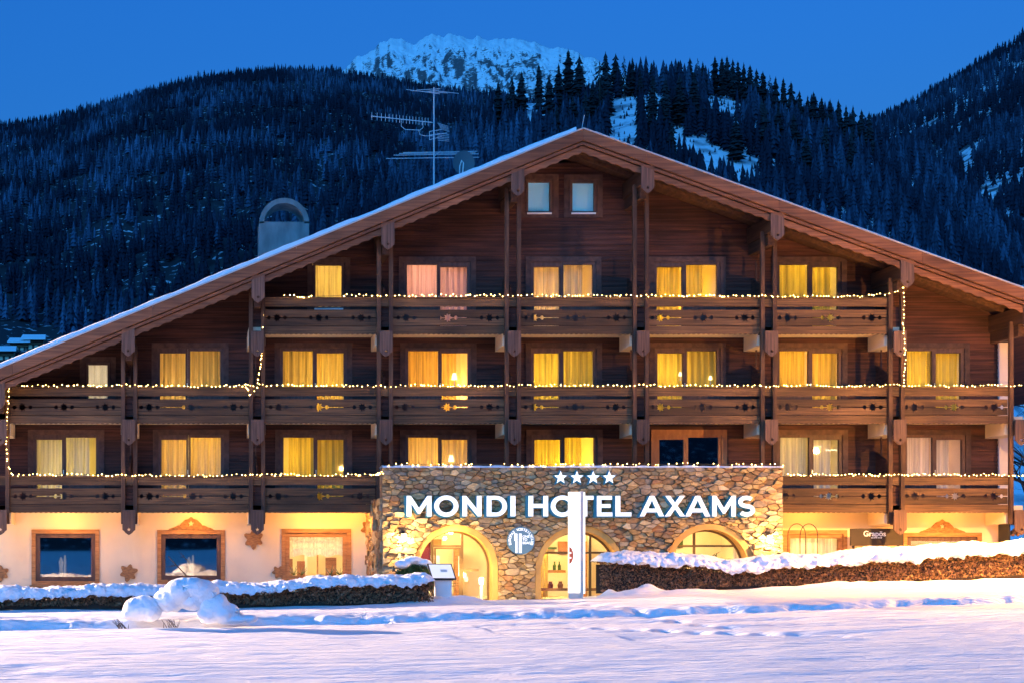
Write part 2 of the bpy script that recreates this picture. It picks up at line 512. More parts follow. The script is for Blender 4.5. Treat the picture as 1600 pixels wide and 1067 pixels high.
def fast_mesh(me, V, F):
    nf, k = F.shape
    me.vertices.add(len(V)); me.vertices.foreach_set('co', np.ascontiguousarray(V, np.float32).ravel())
    me.loops.add(nf * k); me.loops.foreach_set('vertex_index', np.ascontiguousarray(F, np.int32).ravel())
    me.polygons.add(nf); me.polygons.foreach_set('loop_start', np.arange(0, nf * k, k, dtype=np.int32))
    me.update(calc_edges=True)


fast_mesh(gme, vv, ff)
gme.polygons.foreach_set('use_smooth', [True] * len(gme.polygons))
gme.materials.append(M['field'])
ground = place(bpy.data.objects.new('snow_field', gme), (0, 0, 0))
tag(ground, 'wide snow covered field with trodden tracks before the hotel', None, None, 'structure')

# ------------------------------------------------------------------ hills and the far peak
EYE = np.array([0.0, -45.0, 1.5])


def hill_mat(name, patches, nsc=0.05, lo=0.45, hi=0.55):
    """snow between dark forest litter; patches = list of (x, y, z, radius) clearings"""
    m, nt, bs = new_mat(name)
    N = nt.nodes; L = nt.links
    geo = N.new('ShaderNodeNewGeometry')
    nz = N.new('ShaderNodeTexNoise'); nz.inputs['Scale'].default_value = nsc; nz.inputs['Detail'].default_value = 8
    L.new(geo.outputs['Position'], nz.inputs['Vector'])
    mr = N.new('ShaderNodeMapRange'); mr.inputs[1].default_value = lo; mr.inputs[2].default_value = hi
    L.new(nz.outputs[0], mr.inputs[0])
    mx = N.new('ShaderNodeMix'); mx.data_type = 'RGBA'
    mx.inputs['A'].default_value = (*patches[0], 1); mx.inputs['B'].default_value = (*patches[1], 1)
    L.new(mr.outputs[0], mx.inputs['Factor']); L.new(mx.outputs['Result'], bs.inputs['Base Color'])
    bs.inputs['Roughness'].default_value = 0.9
    bs.inputs['Specular IOR Level'].default_value = 0.1
    return m


class Hill:
    def __init__(s, ridge, db, dr, zb=-4.0, p=1.0, rough=0.02, seed=1, base_py=None):
        s.ridge = ridge; s.db = db; s.dr = dr; s.zb = zb; s.p = p; s.rough = rough; s.seed = seed

    def pos(s, px, t):
        """px: bearing of the point (as seen along the valley), t 0 foot .. 1 ridge"""
        px = np.asarray(px, float); t = np.asarray(t, float)
        dr = np.interp(px, [r[0] for r in s.ridge], [r[2] for r in s.ridge]) if len(s.ridge[0]) > 2 else s.dr
        d = s.db + (dr - s.db) * t
        rz = 1.5 + (855 - np.interp(px, [r[0] for r in s.ridge], [r[1] for r in s.ridge])) / 2250.0 * dr
        tt = np.minimum(t, 1.0)
        z = s.zb + (rz - s.zb) * tt ** s.p - np.maximum(t - 1, 0) * rz * 0.8
        x = (px - 300) / 2250.0 * d
        y = d - 45.0
        z = z + s.rough * (rz - s.zb) * (fbm(x / 60.0, y / 60.0, s.seed) - 0.5) * np.minimum(1, (1.02 - tt) * 4)
        return np.stack([x, y, z], -1)

    def build(s, name, mat, px0, px1, label, nu=120, nv=50):
        u = np.linspace(px0, px1, nu); t = np.linspace(0, 1.25, nv)
        U, T = np.meshgrid(u, t)
        V = s.pos(U, T).reshape(-1, 3)
        i = np.arange(nu * nv).reshape(nv, nu)
        F = np.stack([i[:-1, :-1].ravel(), i[:-1, 1:].ravel(), i[1:, 1:].ravel(), i[1:, :-1].ravel()], 1)
        me = bpy.data.meshes.new(name)
        fast_mesh(me, V, F)
        me.polygons.foreach_set('use_smooth', [True] * len(me.polygons))
        me.materials.append(mat)
        o = place(bpy.data.objects.new(name, me), (0, 0, 0))
        return tag(o, label, None, None, 'structure')


def project(P):
    d = P[..., 1] + 45.0
    return 300 + P[..., 0] / d * 2250, 855 - (P[..., 2] - 1.5) / d * 2250


left_ridge = [(-400, 330), (-150, 240), (0, 200), (60, 196), (150, 170), (230, 146), (330, 124), (430, 113), (520, 116), (600, 128), (680, 142), (780, 152), (880, 170), (1000, 215), (1150, 290), (1300, 380)]
HL = Hill(left_ridge, 420, 3000, p=1.0, rough=0.04, seed=3)
mid_ridge = [(560, 330), (640, 285), (700, 240), (760, 196), (810, 163), (850, 160), (900, 163), (950, 146), (1010, 134), (1060, 128), (1110, 138), (1170, 157), (1230, 175), (1300, 196), (1370, 222), (1450, 262), (1540, 330), (1640, 430), (1800, 560)]
HM = Hill(mid_ridge, 330, 820, p=0.95, rough=0.05, seed=9)
right_ridge = [(1050, 480), (1180, 330), (1280, 240), (1340, 205), (1370, 192), (1420, 170), (1480, 134), (1540, 98), (1600, 60), (1680, 15), (1800, -60), (2100, -240)]
HR = Hill(right_ridge, 480, 1900, p=1.0, rough=0.04, seed=15)
MHILL = hill_mat('forest_floor_snow', ((0.035, 0.04, 0.045), (0.55, 0.57, 0.6)), 0.16, 0.60, 0.66)
MHILL3 = hill_mat('gully_snow', ((0.10, 0.11, 0.12), (0.78, 0.8, 0.84)), 0.09, 0.42, 0.52)
MHILL2 = hill_mat('clearing_snow', ((0.34, 0.35, 0.37), (0.84, 0.86, 0.9)), 0.09, 0.36, 0.5)
HL.build('hill', MHILL, -400, 1300, 'broad forested hill rising behind the left roof slope', 140, 60)
HM.build('hill', MHILL2, 560, 1800, 'steep nearer hill with snowy clearings behind the gable', 200, 90)
HR.build('hill', MHILL3, 1050, 2100, 'forested slope climbing steeply past the right roof end', 120, 60)

# far peak: ridged rock and snow
def peak_mat():
    m, nt, bs = new_mat('rock_and_snow')
    N = nt.nodes; L = nt.links
    geo = N.new('ShaderNodeNewGeometry')
    sep = N.new('ShaderNodeSeparateXYZ'); L.new(geo.outputs['Normal'], sep.inputs[0])
    mp = N.new('ShaderNodeMapping'); mp.inputs['Rotation'].default_value = (0, R(12), 0); mp.inputs['Scale'].default_value = (0.045, 0.045, 0.20)
    L.new(geo.outputs['Position'], mp.inputs[0])
    nz = N.new('ShaderNodeTexNoise'); nz.inputs['Scale'].default_value = 1; nz.inputs['Detail'].default_value = 9; nz.inputs['Roughness'].default_value = 0.65
    L.new(mp.outputs[0], nz.inputs['Vector'])
    a = N.new('ShaderNodeMath'); a.operation = 'MULTIPLY_ADD'; a.inputs[1].default_value = 0.8
    L.new(sep.outputs['Z'], a.inputs[0]); L.new(nz.outputs[0], a.inputs[2])
    mr = N.new('ShaderNodeMapRange'); mr.inputs[1].default_value = 0.90; mr.inputs[2].default_value = 0.97
    L.new(a.outputs[0], mr.inputs[0])
    mx = N.new('ShaderNodeMix'); mx.data_type = 'RGBA'
    mx.inputs['A'].default_value = (0.10, 0.10, 0.11, 1); mx.inputs['B'].default_value = (0.88, 0.9, 0.92, 1)
    L.new(mr.outputs[0], mx.inputs['Factor']); L.new(mx.outputs['Result'], bs.inputs['Base Color'])
    bs.inputs['Roughness'].default_value = 0.8
    return m


pk_ridge = [(300, 300), (420, 180), (495, 135), (522, 115), (552, 92), (600, 68), (622, 63), (650, 70), (668, 60), (695, 55), (735, 58), (770, 61), (800, 62), (815, 60), (850, 68), (880, 74), (905, 84), (940, 97), (985, 125), (1050, 165), (1150, 240), (1250, 330)]
nu, nv = 620, 240
U, T = np.meshgrid(np.linspace(320, 1230, nu), np.linspace(0, 1.2, nv))
dp = 4600 + 2400 * T
rz = 1.5 + (855 - np.interp(U, [p[0] for p in pk_ridge], [p[1] for p in pk_ridge]) - 9 * (fbm(U / 9.0, U * 0 + 2, 88, 4) - 0.5) - 9 * (fbm(U / 30.0, U * 0 + 5, 89, 2, True) - 0.6)) / 2250 * 7000
X = (U - 300) / 2250 * dp
Z = rz * (0.30 + 0.70 * np.minimum(T, 1) ** 0.9) - np.maximum(T - 1, 0) * 3000
amp = np.clip((1.0 - np.abs(T - 0.55) * 1.2), 0.12, 1)
Z = Z + amp * (430 * (fbm(X / 420 + dp / 1500, dp / 700 + X / 3000, 91, 5, True) - 0.62) + 150 * (fbm(X / 80 + dp / 500, dp / 160, 97, 6, True) - 0.6)) * np.minimum(1, np.abs(1.0 - T) * 5 + 0.10)
V = np.stack([X, dp - 45, Z], -1).reshape(-1, 3)
i = np.arange(nu * nv).reshape(nv, nu)
F = np.stack([i[:-1, :-1].ravel(), i[:-1, 1:].ravel(), i[1:, 1:].ravel(), i[1:, :-1].ravel()], 1)
pme = bpy.data.meshes.new('mountain')
fast_mesh(pme, V, F)
pme.materials.append(peak_mat())
tag(place(bpy.data.objects.new('mountain', pme), (0, 0, 0)), 'far rocky peak streaked with snow beyond the forest', None, None, 'structure')


# ------------------------------------------------------------------ conifers
def conifer_mat(name, dark, frost):
    m, nt, bs = new_mat(name)
    N = nt.nodes; L = nt.links
    at = N.new('ShaderNodeAttribute'); at.attribute_name = 'frost'
    mx = N.new('ShaderNodeMix'); mx.data_type = 'RGBA'
    mx.inputs['A'].default_value = (*dark, 1); mx.inputs['B'].default_value = (*frost, 1)
    L.new(at.outputs['Fac'], mx.inputs['Factor']); L.new(mx.outputs['Result'], bs.inputs['Base Color'])
    bs.inputs['Roughness'].default_value = 0.9
    bs.inputs['Specular IOR Level'].default_value = 0.1
    return m


MCON = conifer_mat('conifer_needles', (0.016, 0.021, 0.036), (0.105, 0.165, 0.26))


def star_tree(layers, pts, seed):
    """small conifer of drooping jagged tiers, unit height"""
    r = random.Random(seed)
    V = []; F = []
    for k in range(layers):
        t = k / layers
        zt = 0.16 + 0.84 * ((k + 1.35) / layers) if k < layers - 1 else 1.0
        zb = 0.10 + 0.84 * (k / layers)
        rad = 0.175 * (1 - t) ** 0.85 + 0.02
        b = len(V)
        V.append((0, 0, min(1.0, zt)))
        a0 = r.random() * 6
        for j in range(pts * 2):
            a = a0 + math.pi * j / pts
            rr = rad * (1.0 if j % 2 == 0 else 0.45) * r.uniform(0.75, 1.2)
            V.append((rr * math.cos(a), rr * math.sin(a), zb + r.uniform(-0.03, 0.02) - (0.03 if j % 2 == 0 else -0.03)))
        n = pts * 2
        for j in range(n):
            F.append((b, b + 1 + j, b + 1 + (j + 1) % n))
    return np.array(V), np.array(F)


def forest(name, label, P, H, frost, seed, layers=5, pts=4, wide=1.0):
    rs = np.random.RandomState(seed)
    temps = [star_tree(layers, pts, seed * 10 + k) for k in range(6)]
    Vs = []; Fs = []; A = []
    off = 0
    which = rs.randint(0, 6, len(P))
    for w in range(6):
        idx = np.where(which == w)[0]
        if len(idx) == 0: continue
        tv, tf = temps[w]
        ang = rs.rand(len(idx)) * 6.283
        h = H[idx]; wd = h * rs.uniform(0.75, 1.25, len(idx)) * wide
        x = tv[None, :, 0] * np.cos(ang)[:, None] - tv[None, :, 1] * np.sin(ang)[:, None]
        y = tv[None, :, 0] * np.sin(ang)[:, None] + tv[None, :, 1] * np.cos(ang)[:, None]
        q = np.stack([x * wd[:, None], y * wd[:, None], tv[None, :, 2] * h[:, None]], -1) + P[idx][:, None, :]
        Vs.append(q.reshape(-1, 3))
        Fs.append((tf[None] + (np.arange(len(idx)) * len(tv))[:, None, None]).reshape(-1, 3) + off)
        off += len(idx) * len(tv)
        A.append(np.repeat(frost[idx], len(tv)))
    V = np.concatenate(Vs); F = np.concatenate(Fs)
    me = bpy.data.meshes.new(name)
    fast_mesh(me, V, F)
    at = me.attributes.new('frost', 'FLOAT', 'POINT')
    at.data.foreach_set('value', np.concatenate(A).astype(np.float32))
    me.materials.append(MCON)
    o = place(bpy.data.objects.new(name, me), (0, 0, 0))
    return tag(o, label, None, None, 'stuff')


def scatter(hill, n, px0, px1, seed, tpow=1.0, h=(11, 17)):
    rs = np.random.RandomState(seed)
    px = rs.uniform(px0, px1, n); t = rs.rand(n) ** tpow
    P = hill.pos(px, t)
    H = rs.uniform(h[0], h[1], n) * (0.8 + 0.4 * fbm(P[:, 0] / 90, P[:, 1] / 90, seed))
    f = np.clip((fbm(P[:, 0] / 70, P[:, 1] / 170, seed + 3, 3) - 0.46) * 4.5, 0, 1) * rs.uniform(0.2, 1, n) ** 1.5
    f = np.clip(f + (rs.rand(n) < 0.06) * 0.4, 0, 1)
    return px, t, P, H, f


def hidden_by_roof(P):
    """tree foot well below the roof line is never seen"""
    u, v = project(P)
    roof = np.where(u < 908, 203 + 0.41 * (908 - u), 203 + 0.363 * (u - 908))
    return v > roof + 60


px, t, P, H, f = scatter(HL, 17000, -120, 1000, 5, 0.75, (7, 22))
keep = ~hidden_by_roof(P) & ~((t < 0.14) & (px < 95))
forest('forest', 'dense dark conifer wood covering the left hill', P[keep], H[keep], f[keep], 21, 6, 5)
rr = np.random.RandomState(77)
pxr = np.arange(-120, 1000, 2.2) + rr.uniform(-1, 1, len(np.arange(-120, 1000, 2.2)))
Pr = HL.pos(pxr, rr.uniform(0.965, 1.0, len(pxr)))
forest('forest', 'row of small conifers along the left hill crest', Pr, rr.uniform(10, 19, len(pxr)), rr.rand(len(pxr)) * 0.15, 23, 5, 4)
px, t, P, H, f = scatter(HR, 8500, 1180, 1760, 6, 0.8, (11, 18))
u, v = project(P)
clear = (((u - 1467) / 16) ** 2 + ((v - 314) / 30) ** 2 < 1) | (((u - 1543) / 14) ** 2 + ((v - 330) / 42) ** 2 < 1) | (((u - 1512) / 8) ** 2 + ((v - 255) / 26) ** 2 < 1) | (((u - 1562) / 9) ** 2 + ((v - 318) / 10) ** 2 < 1)
keep = ~hidden_by_roof(P) & ~clear
forest('forest', 'dark conifer wood covering the right slope', P[keep], H[keep], f[keep] * 0.6, 31, 5, 4)
pxr = np.arange(1330, 1720, 2.6); Pr = HR.pos(pxr, rr.uniform(0.965, 1.0, len(pxr)))
forest('forest', 'row of small conifers along the right slope crest', Pr, rr.uniform(9, 17, len(pxr)) * np.where(rr.rand(len(pxr)) < 0.06, 1.6, 1), rr.rand(len(pxr)) * 0.1, 33, 5, 4)
px, t, P, H, f = scatter(HM, 6500, 540, 1640, 7, 0.9, (9, 19))
u, v = project(P)
clear = (((u - 975) / 26) ** 2 + ((v - 212) / 60) ** 2 < 1) | ((np.abs((v - 262) - 0.36 * (u - 1112)) < 34 - 0.10 * np.abs(u - 1112)) & (np.abs(u - 1115) < 68)) | (((u - 1135) / 34) ** 2 + ((v - 176) / 24) ** 2 < 1) \
    | (((u - 1022) / 22) ** 2 + ((v - 180) / 30) ** 2 < 1) | (((u - 832) / 30) ** 2 + ((v - 185) / 26) ** 2 < 1) | (((u - 1272) / 8) ** 2 + ((v - 215) / 14) ** 2 < 1)
thin = (u > 900) & (u < 1200) & (v < 235) & (rr.rand(len(u)) < 0.15)
keep = ~hidden_by_roof(P) & ~clear & ~thin & (t < 0.97)
forest('forest', 'conifer wood on the nearer hill behind the gable', P[keep], H[keep], f[keep] * 0.8, 41, 7, 5)
# low brush poking through the clearings
px, t, P, H, f = scatter(HM, 1500, 900, 1260, 17, 0.9, (0.8, 3.2))
keep = ~hidden_by_roof(P)
forest('brush', 'low scrub poking through the snowy clearings', P[keep], H[keep], f[keep], 47, 3, 3, 1.6)


def big_conifer(seed, bare=False):
    """tall spruce, unit height: trunk + whorls of drooping branches"""
    r = random.Random(seed)
    mb = MB()
    nw = 24
    for k in range(nw):
        t = k / nw
        z = 0.14 + 0.84 * t
        rad = (0.165 * (1 - t) ** 0.7 + 0.012) * r.uniform(0.55, 1.2)
        nb = 9 if not bare else 4
        for j in range(nb):
            if r.random() < (0.12 if not bare else 0.35): continue
            a = 6.283 * j / nb + r.uniform(-.4, .4) + k
            L = rad * r.uniform(0.55, 1.15)
            ca, sa = math.cos(a), math.sin(a)
            w = L * (0.34 if not bare else 0.12)
            dz = -0.22 * L - 0.012
            p0 = (0.004 * ca, 0.004 * sa, z + 0.03)
            tip = (L * ca, L * sa, z + dz - r.uniform(0, 0.02))
            m1 = (0.55 * L * ca - w * sa, 0.55 * L * sa + w * ca, z + dz * .4 - 0.022)
            m2 = (0.55 * L * ca + w * sa, 0.55 * L * sa - w * ca, z + dz * .4 - 0.022)
            up = (0.5 * L * ca, 0.5 * L * sa, z + 0.012)
            mb.add([p0, m1, tip, m2, up], [(0, 1, 4), (1, 2, 4), (2, 3, 4), (3, 0, 4)])
    mb.add([(0.01, 0, 0.95), (-0.006, 0.009, 0.95), (-0.006, -0.009, 0.95), (0, 0, 1.02)], [(0, 1, 3), (1, 2, 3), (2, 0, 3)])
    tr = MB().tube([(0, 0, -0.02), (0, 0, 0.5), (0, 0, 0.97)], 0.014, 5, r1=0.003)
    return mb, tr


M['needles'] = surf('spruce_needles', (0.024, 0.030, 0.036), (0.012, 0.016, 0.019), (0.3, 0.3, 0.3), 0.9, rand=0.35)
protos = []
for k in range(6):
    cb, tb = big_conifer(100 + k, bare=(k == 5))
    me = []
    for nm, b, mt in (('crown', cb, M['needles']), ('trunk', tb, M['bark'])):
        d = bpy.data.meshes.new(nm); d.from_pydata(b.v, [], b.f); d.materials.append(mt); d.update(); me.append(d)
    protos.append(me)


def spruce(loc, h, k, label, group):
    t = thing('spruce_tree', loc, label, 'tree', group)
    a = rnd.random() * 6.28
    for d in protos[k]:
        o = bpy.data.objects.new(d.name, d)
        place(o, loc, t)
        w = h * rnd.uniform(1.0, 1.45)
        o.scale = (w, w, h); o.rotation_euler = (0, 0, a)
    return t


def on_hill(hill, px, py):
    ts = np.linspace(0, 1, 500)
    P = hill.pos(np.full(500, px), ts)
    u, v = project(P)
    k = int(np.argmin(np.abs(v - py)))
    return P[k]


# tall spruces that stand out: (bearing px, foot py, top py)
TALL = [(842, 178, 100), (888, 165, 78), (905, 178, 86), (873, 190, 100), (858, 200, 118), (937, 200, 96), (946, 185, 82), (962, 150, 84), (975, 155, 88), (988, 152, 90),
        (925, 210, 130), (915, 215, 140), (800, 190, 120), (815, 180, 112), (778, 200, 128), (1018, 140, 98), (1060, 140, 95), (1078, 150, 90), (1090, 148, 92), (1098, 152, 97),
        (1020, 215, 118), (1040, 205, 122), (1062, 200, 118), (1085, 205, 112), (1117, 150, 88), (1128, 155, 90), (1136, 150, 88), (1145, 158, 92), (1153, 160, 96), (1162, 165, 98),
        (1172, 170, 102), (1182, 178, 108), (1192, 182, 112), (1203, 178, 118), (1212, 190, 120), (1224, 195, 122), (1236, 200, 128), (1249, 205, 142), (1262, 205, 150), (1271, 215, 144),
        (1284, 212, 152), (1297, 225, 155), (1310, 225, 156), (1322, 235, 165), (1333, 240, 165), (1346, 245, 172), (1358, 250, 175), (1240, 250, 178), (1216, 245, 165), (1195, 240, 160),
        (1190, 225, 155), (1050, 260, 190), (1000, 165, 110), (895, 215, 150), (870, 235, 165), (1290, 275, 195), (1330, 285, 205), (1260, 290, 210), (1150, 255, 180)]
for n, (u, fy, ty) in enumerate(TALL):
    P3 = on_hill(HM, u, fy)
    d = P3[1] + 45
    h = (fy - ty) / 2250 * d
    k = 5 if n in (8, 18, 33, 5) else n % 5
    if k == 5:
        spruce(P3, h, k, 'thin sparse larch standing among the dark spruces on the hill', 'sparse larches on the near hill'); continue
    spruce(P3, h, k, 'tall dark spruce on the snowy hill behind the roof ridge' if u < 1110 else 'tall dark spruce in the close row descending right of the roof ridge',
           'spruces standing out on the near hill' if u < 1110 else 'spruces in the descending row')


# ------------------------------------------------------------------ chalets on the slopes
def chalet(px, py, hill, w, label, lit=False):
    P3 = on_hill(hill, px, py)
    x, y, z = P3
    t = thing('chalet', (x, y, z), label, 'house')
    hgt = w * 0.72; dp = w * 0.8
    MB().box(x - w * .42, x + w * .42, y, y + dp, z - 4, z + hgt * 0.62).build('wall', M['plaster'], t)
    MB().box(x - w * .42, x + w * .42, y - w * .1, y, z + hgt * .36, z + hgt * .44).build('balcony', M['board'], t)
    for k in (-1, 0, 1):
        MB().box(x + k * w * .26 - w * .05, x + k * w * .26 + w * .05, y - 0.12, y - 0.02, z + hgt * .02, z + hgt * .34).build('window', M['lampshade'] if lit else M['dark_room'], t)
    r = MB()
    r.add([(x - w * .55, y - w * .2, z + hgt * .66), (x + w * .55, y - w * .2, z + hgt * .66), (x + w * .50, y + dp * .5, z + hgt * 1.02), (x - w * .50, y + dp * .5, z + hgt * 1.02), (x - w * .55, y + dp * 1.2, z + hgt * .66), (x + w * .55, y + dp * 1.2, z + hgt * .66),
           (x - w * .55, y - w * .2, z + hgt * .60), (x + w * .55, y - w * .2, z + hgt * .60)],
          [(0, 1, 2, 3), (3, 2, 5, 4), (6, 7, 1, 0), (6, 0, 3), (7, 2, 1)])
    r.build('roof', M['roofsnow'], t)
    MB().box(x - w * .44, x + w * .44, y - 0.25, y - 0.05, z + hgt * .46, z + hgt * .60).build('gable_boarding', M['siding'], t)
    return t


chalet(52, 545, HL, 11.0, 'small chalet with dark upper floor under the forest, highest of three')
chalet(30, 553, HL, 10.0, 'small chalet with pale posts between two others below the wood')
chalet(6, 566, HL, 11.0, 'small snow roofed chalet peeping over the left eave')
chalet(1032, 130, HM, 8.0, 'little lit hut among spruces on the hilltop', True)

# ================================================================== the hotel
PAIR = [-1.96 + 3.99 * i for i in range(-1, 8)]          # post pairs, PAIR[0] = leftmost
PAIR[8] = 25.75
YW = 1.3                                                  # wall plane
FL = [0.0, 2.82, 5.60, 8.38]                              # floor levels
XA, ZA, SLL, SLR = 12.0, 14.32, 0.41, 0.363
XL, XR = -10.0, 31.5
WX0, WX1 = -8.6, 25.9


def roof_z(x):
    return ZA - SLL * (XA - x) if x < XA else ZA - SLR * (x - XA)


hotel = thing('hotel', (9, 6, 0), 'large brown timber chalet hotel with balconies and a wide gable roof', 'building')

# ---- windows: (level, wide (x0,x1) px, narrow (x0,x1) px or None, top py, curtain, lamp power, light colour)
WARM = (1.0, 0.56, 0.13); GOLD = (1.0, 0.585, 0.05); PALE = (1.0, 0.70, 0.17); ROSE = (1.0, 0.50, 0.30)
UNITS = [
    (3, (636, 683), (688, 730), 'p', 75, ROSE), (3, (880, 926), (834, 874), 'c', 80, GOLD), (3, (1072, 1120), (1026, 1066), 'y', 80, GOLD), (3, (1218, 1263), (1269, 1309), 'y', 75, GOLD),
    (2, (297, 344), (250, 290), 'o', 85, PALE), (2, (442, 489), (495, 537), 'o', 85, PALE), (2, (638, 685), (690, 731), 'o', 95, GOLD), (2, (880, 927), (834, 874), 'y', 85, GOLD),
    (2, (1073, 1120), (1027, 1067), 'y', 85, GOLD), (2, (1218, 1263), (1269, 1310), 'y', 95, GOLD), (2, (1417, 1456), (1462, 1501), 'y', 90, GOLD),
    (1, (103, 150), (57, 97), 'w', 60, PALE), (1, (298, 345), (252, 291), 'c', 80, GOLD), (1, (443, 490), (496, 537), 'y', 85, GOLD), (1, (638, 685), (690, 731), 'c', 90, GOLD),
    (1, (882, 928), (835, 876), 'y', 90, GOLD), (1, (1075, 1122), (1030, 1068), None, 0, None), (1, (1219, 1264), (1271, 1311), 'w', 42, PALE), (1, (1417, 1457), (1463, 1503), 'w', 40, WARM)]
TOPZ = {3: PZ(414, YW), 2: PZ(548, YW), 1: PZ(683, YW)}
holes = []
for lv, wd, nr, cu, pw, lc in UNITS:
    a = min(wd[0], nr[0]); b = max(wd[1], nr[1])
    holes.append((PX(a, YW) - 0.10, PX(b, YW) + 0.10, FL[lv], TOPZ[lv] + 0.10))
SINGLES = [(493, 534, 415, 480, 'c', 55, (1.0, 0.72, 0.18), 'frame'), (138, 168, 570, 622, 'w', 30, (1.0, 0.9, 0.75), 'frame'), (825, 859, 285, 331, 'b', 26, (0.08, 0.52, 1.0), 'frame'), (894, 928, 286, 331, 'b', 26, (0.08, 0.52, 1.0), 'frame')]
for a, b, t, bt, cu, pw, lc, fm in SINGLES:
    holes.append((PX(a, YW) - 0.08, PX(b, YW) + 0.08, PZ(bt, YW) - 0.08, PZ(t, YW) + 0.08))

# ---- timber cladding in lapped boards
def cut(a, b, spans):
    segs = [(a, b)]
    for s0, s1 in spans:
        out = []
        for p, q in segs:
            if s1 <= p or s0 >= q: out.append((p, q)); continue
            if s0 > p: out.append((p, s0))
            if s1 < q: out.append((s1, q))
        segs = out
    return [s for s in segs if s[1] - s[0] > 0.01]


sid = MB()
pitch = 0.165
z = FL[1] - 0.2
while z < ZA - 0.5:
    zt = z + pitch
    # sloped ends under the roof
    def lim(zz):
        zz = zz + 0.34
        a = max(WX0, XA - (ZA - zz) / SLL); b = min(WX1, XA + (ZA - zz) / SLR)
        return a, b
    (ab, bb), (at_, bt_) = lim(z), lim(zt + 0.01)
    if bt_ - at_ > 0.1:
        for p, q in cut(ab, bb, [(h[0], h[1]) for h in holes if h[2] < zt - 0.02 and h[3] > z + 0.02]):
            n = max(1, int((q - p) / 5.0))
            for k in range(n):
                x0 = p + (q - p) * k / n + (0.003 if k else 0); x1 = p + (q - p) * (k + 1) / n
                x0t = max(x0, at_); x1t = min(x1, bt_)
                if x1t - x0t < 0.01: continue
                j = rnd.uniform(-0.004, 0.004)
                yb = YW - 0.028 + j; yt = YW + j
                sid.add([(x0, yb, z), (x1, yb, z), (x1t, yt, zt + 0.01), (x0t, yt, zt + 0.01), (x0, YW + .06, z), (x1, YW + .06, z), (x1t, YW + .06, zt + 0.01), (x0t, YW + .06, zt + .01)],
                        [(0, 1, 2, 3), (4, 5, 1, 0), (3, 2, 6, 7), (0, 3, 7, 4), (1, 5, 6, 2), (4, 7, 6, 5)])
    z += pitch
tag(sid.build('cladding', M['siding'], hotel), 'dark brown lapped timber cladding', kind='stuff')
# wall structure behind the cladding, open at the windows
wb = MB()
ws = sorted(set([WX0, WX1] + [h[0] for h in holes] + [h[1] for h in holes] + list(np.arange(WX0, WX1, 0.8))))
for x0, x1 in zip(ws[:-1], ws[1:]):
    if x1 - x0 < 1e-3: continue
    xm = (x0 + x1) / 2
    zt = min(roof_z(x0), roof_z(x1)) - 0.36
    for z0, z1 in cut(FL[1] - 0.15, zt, [(h[2], h[3]) for h in holes if h[0] <= xm <= h[1]]):
        wb.box(x0, x1, YW + 0.065, YW + 0.22, z0, z1)
wb.build('inner_wall', M['siding'], hotel)
MB().box(WX0 - 0.2, WX0, YW - 0.02, 15, 0, roof_z(WX0) - 0.4).build('side_wall', M['plaster'], hotel)
MB().box(WX1 + 0.003, WX1 + 0.36, YW - 0.06, 15, 0, roof_z(WX1) - 1.2).build('side_wall', M['plaster_dark'], hotel)
bw = MB(); bw.prism([(WX0, 0), (WX1, 0), (WX1, roof_z(WX1) - .4), (XA, ZA - .4), (WX0, roof_z(WX0) - .4)], 14.6, 14.9)
bw.build('back_wall', M['plaster'], hotel)


def curtain_mesh(x0, x1, z0, z1, y, seed, gather=1.0):
    r = random.Random(seed)
    n = max(10, int((x1 - x0) / 0.022))
    ph = r.random() * 6; fr = r.uniform(26, 34)
    P = []
    for i in range(n + 1):
        x = x0 + (x1 - x0) * i / n
        yy = y + 0.055 * math.sin(fr * x + ph) + 0.03 * math.sin(fr * 0.43 * x + 2 * ph) + 0.012 * math.sin(fr * 2.1 * x + ph)
        P.append([(x, yy, z0), (x + 0.01 * math.sin(fr * .3 * x), yy * 0.6 + y * 0.4, (z0 + z1) / 2), (x, y + (yy - y) * 0.5, z1)])
    return MB().grid(P, flip=False)


def light(name, loc, col, power, parent, radius=0.12, kind='POINT'):
    d = bpy.data.lights.new(name, kind)
    d.energy = power * K; d.color = col
    if kind == 'POINT': d.shadow_soft_size = radius
    o = bpy.data.objects.new(name, d)
    return place(o, loc, parent)


def room(x0, x1, z0, z1, y, depth, parent, mat):
    m = MB()
    yb = y + depth
    m.add([(x0, y, z0), (x1, y, z0), (x1, yb, z0), (x0, yb, z0), (x0, y, z1), (x1, y, z1), (x1, yb, z1), (x0, yb, z1)], [(0, 1, 2, 3), (4, 7, 6, 5), (2, 6, 7, 3), (0, 3, 7, 4), (1, 5, 6, 2)])
    return m.build('room', mat, parent)


def frame_ring(m, x0, x1, z0, z1, w, y0, y1, wb=None):
    wb = w if wb is None else wb
    m.box(x0, x0 + w, y0, y1, z0, z1); m.box(x1 - w, x1, y0, y1, z0, z1)
    m.box(x0 + w, x1 - w, y0, y1, z1 - w, z1); m.box(x0 + w, x1 - w, y0, y1, z0, z0 + wb)


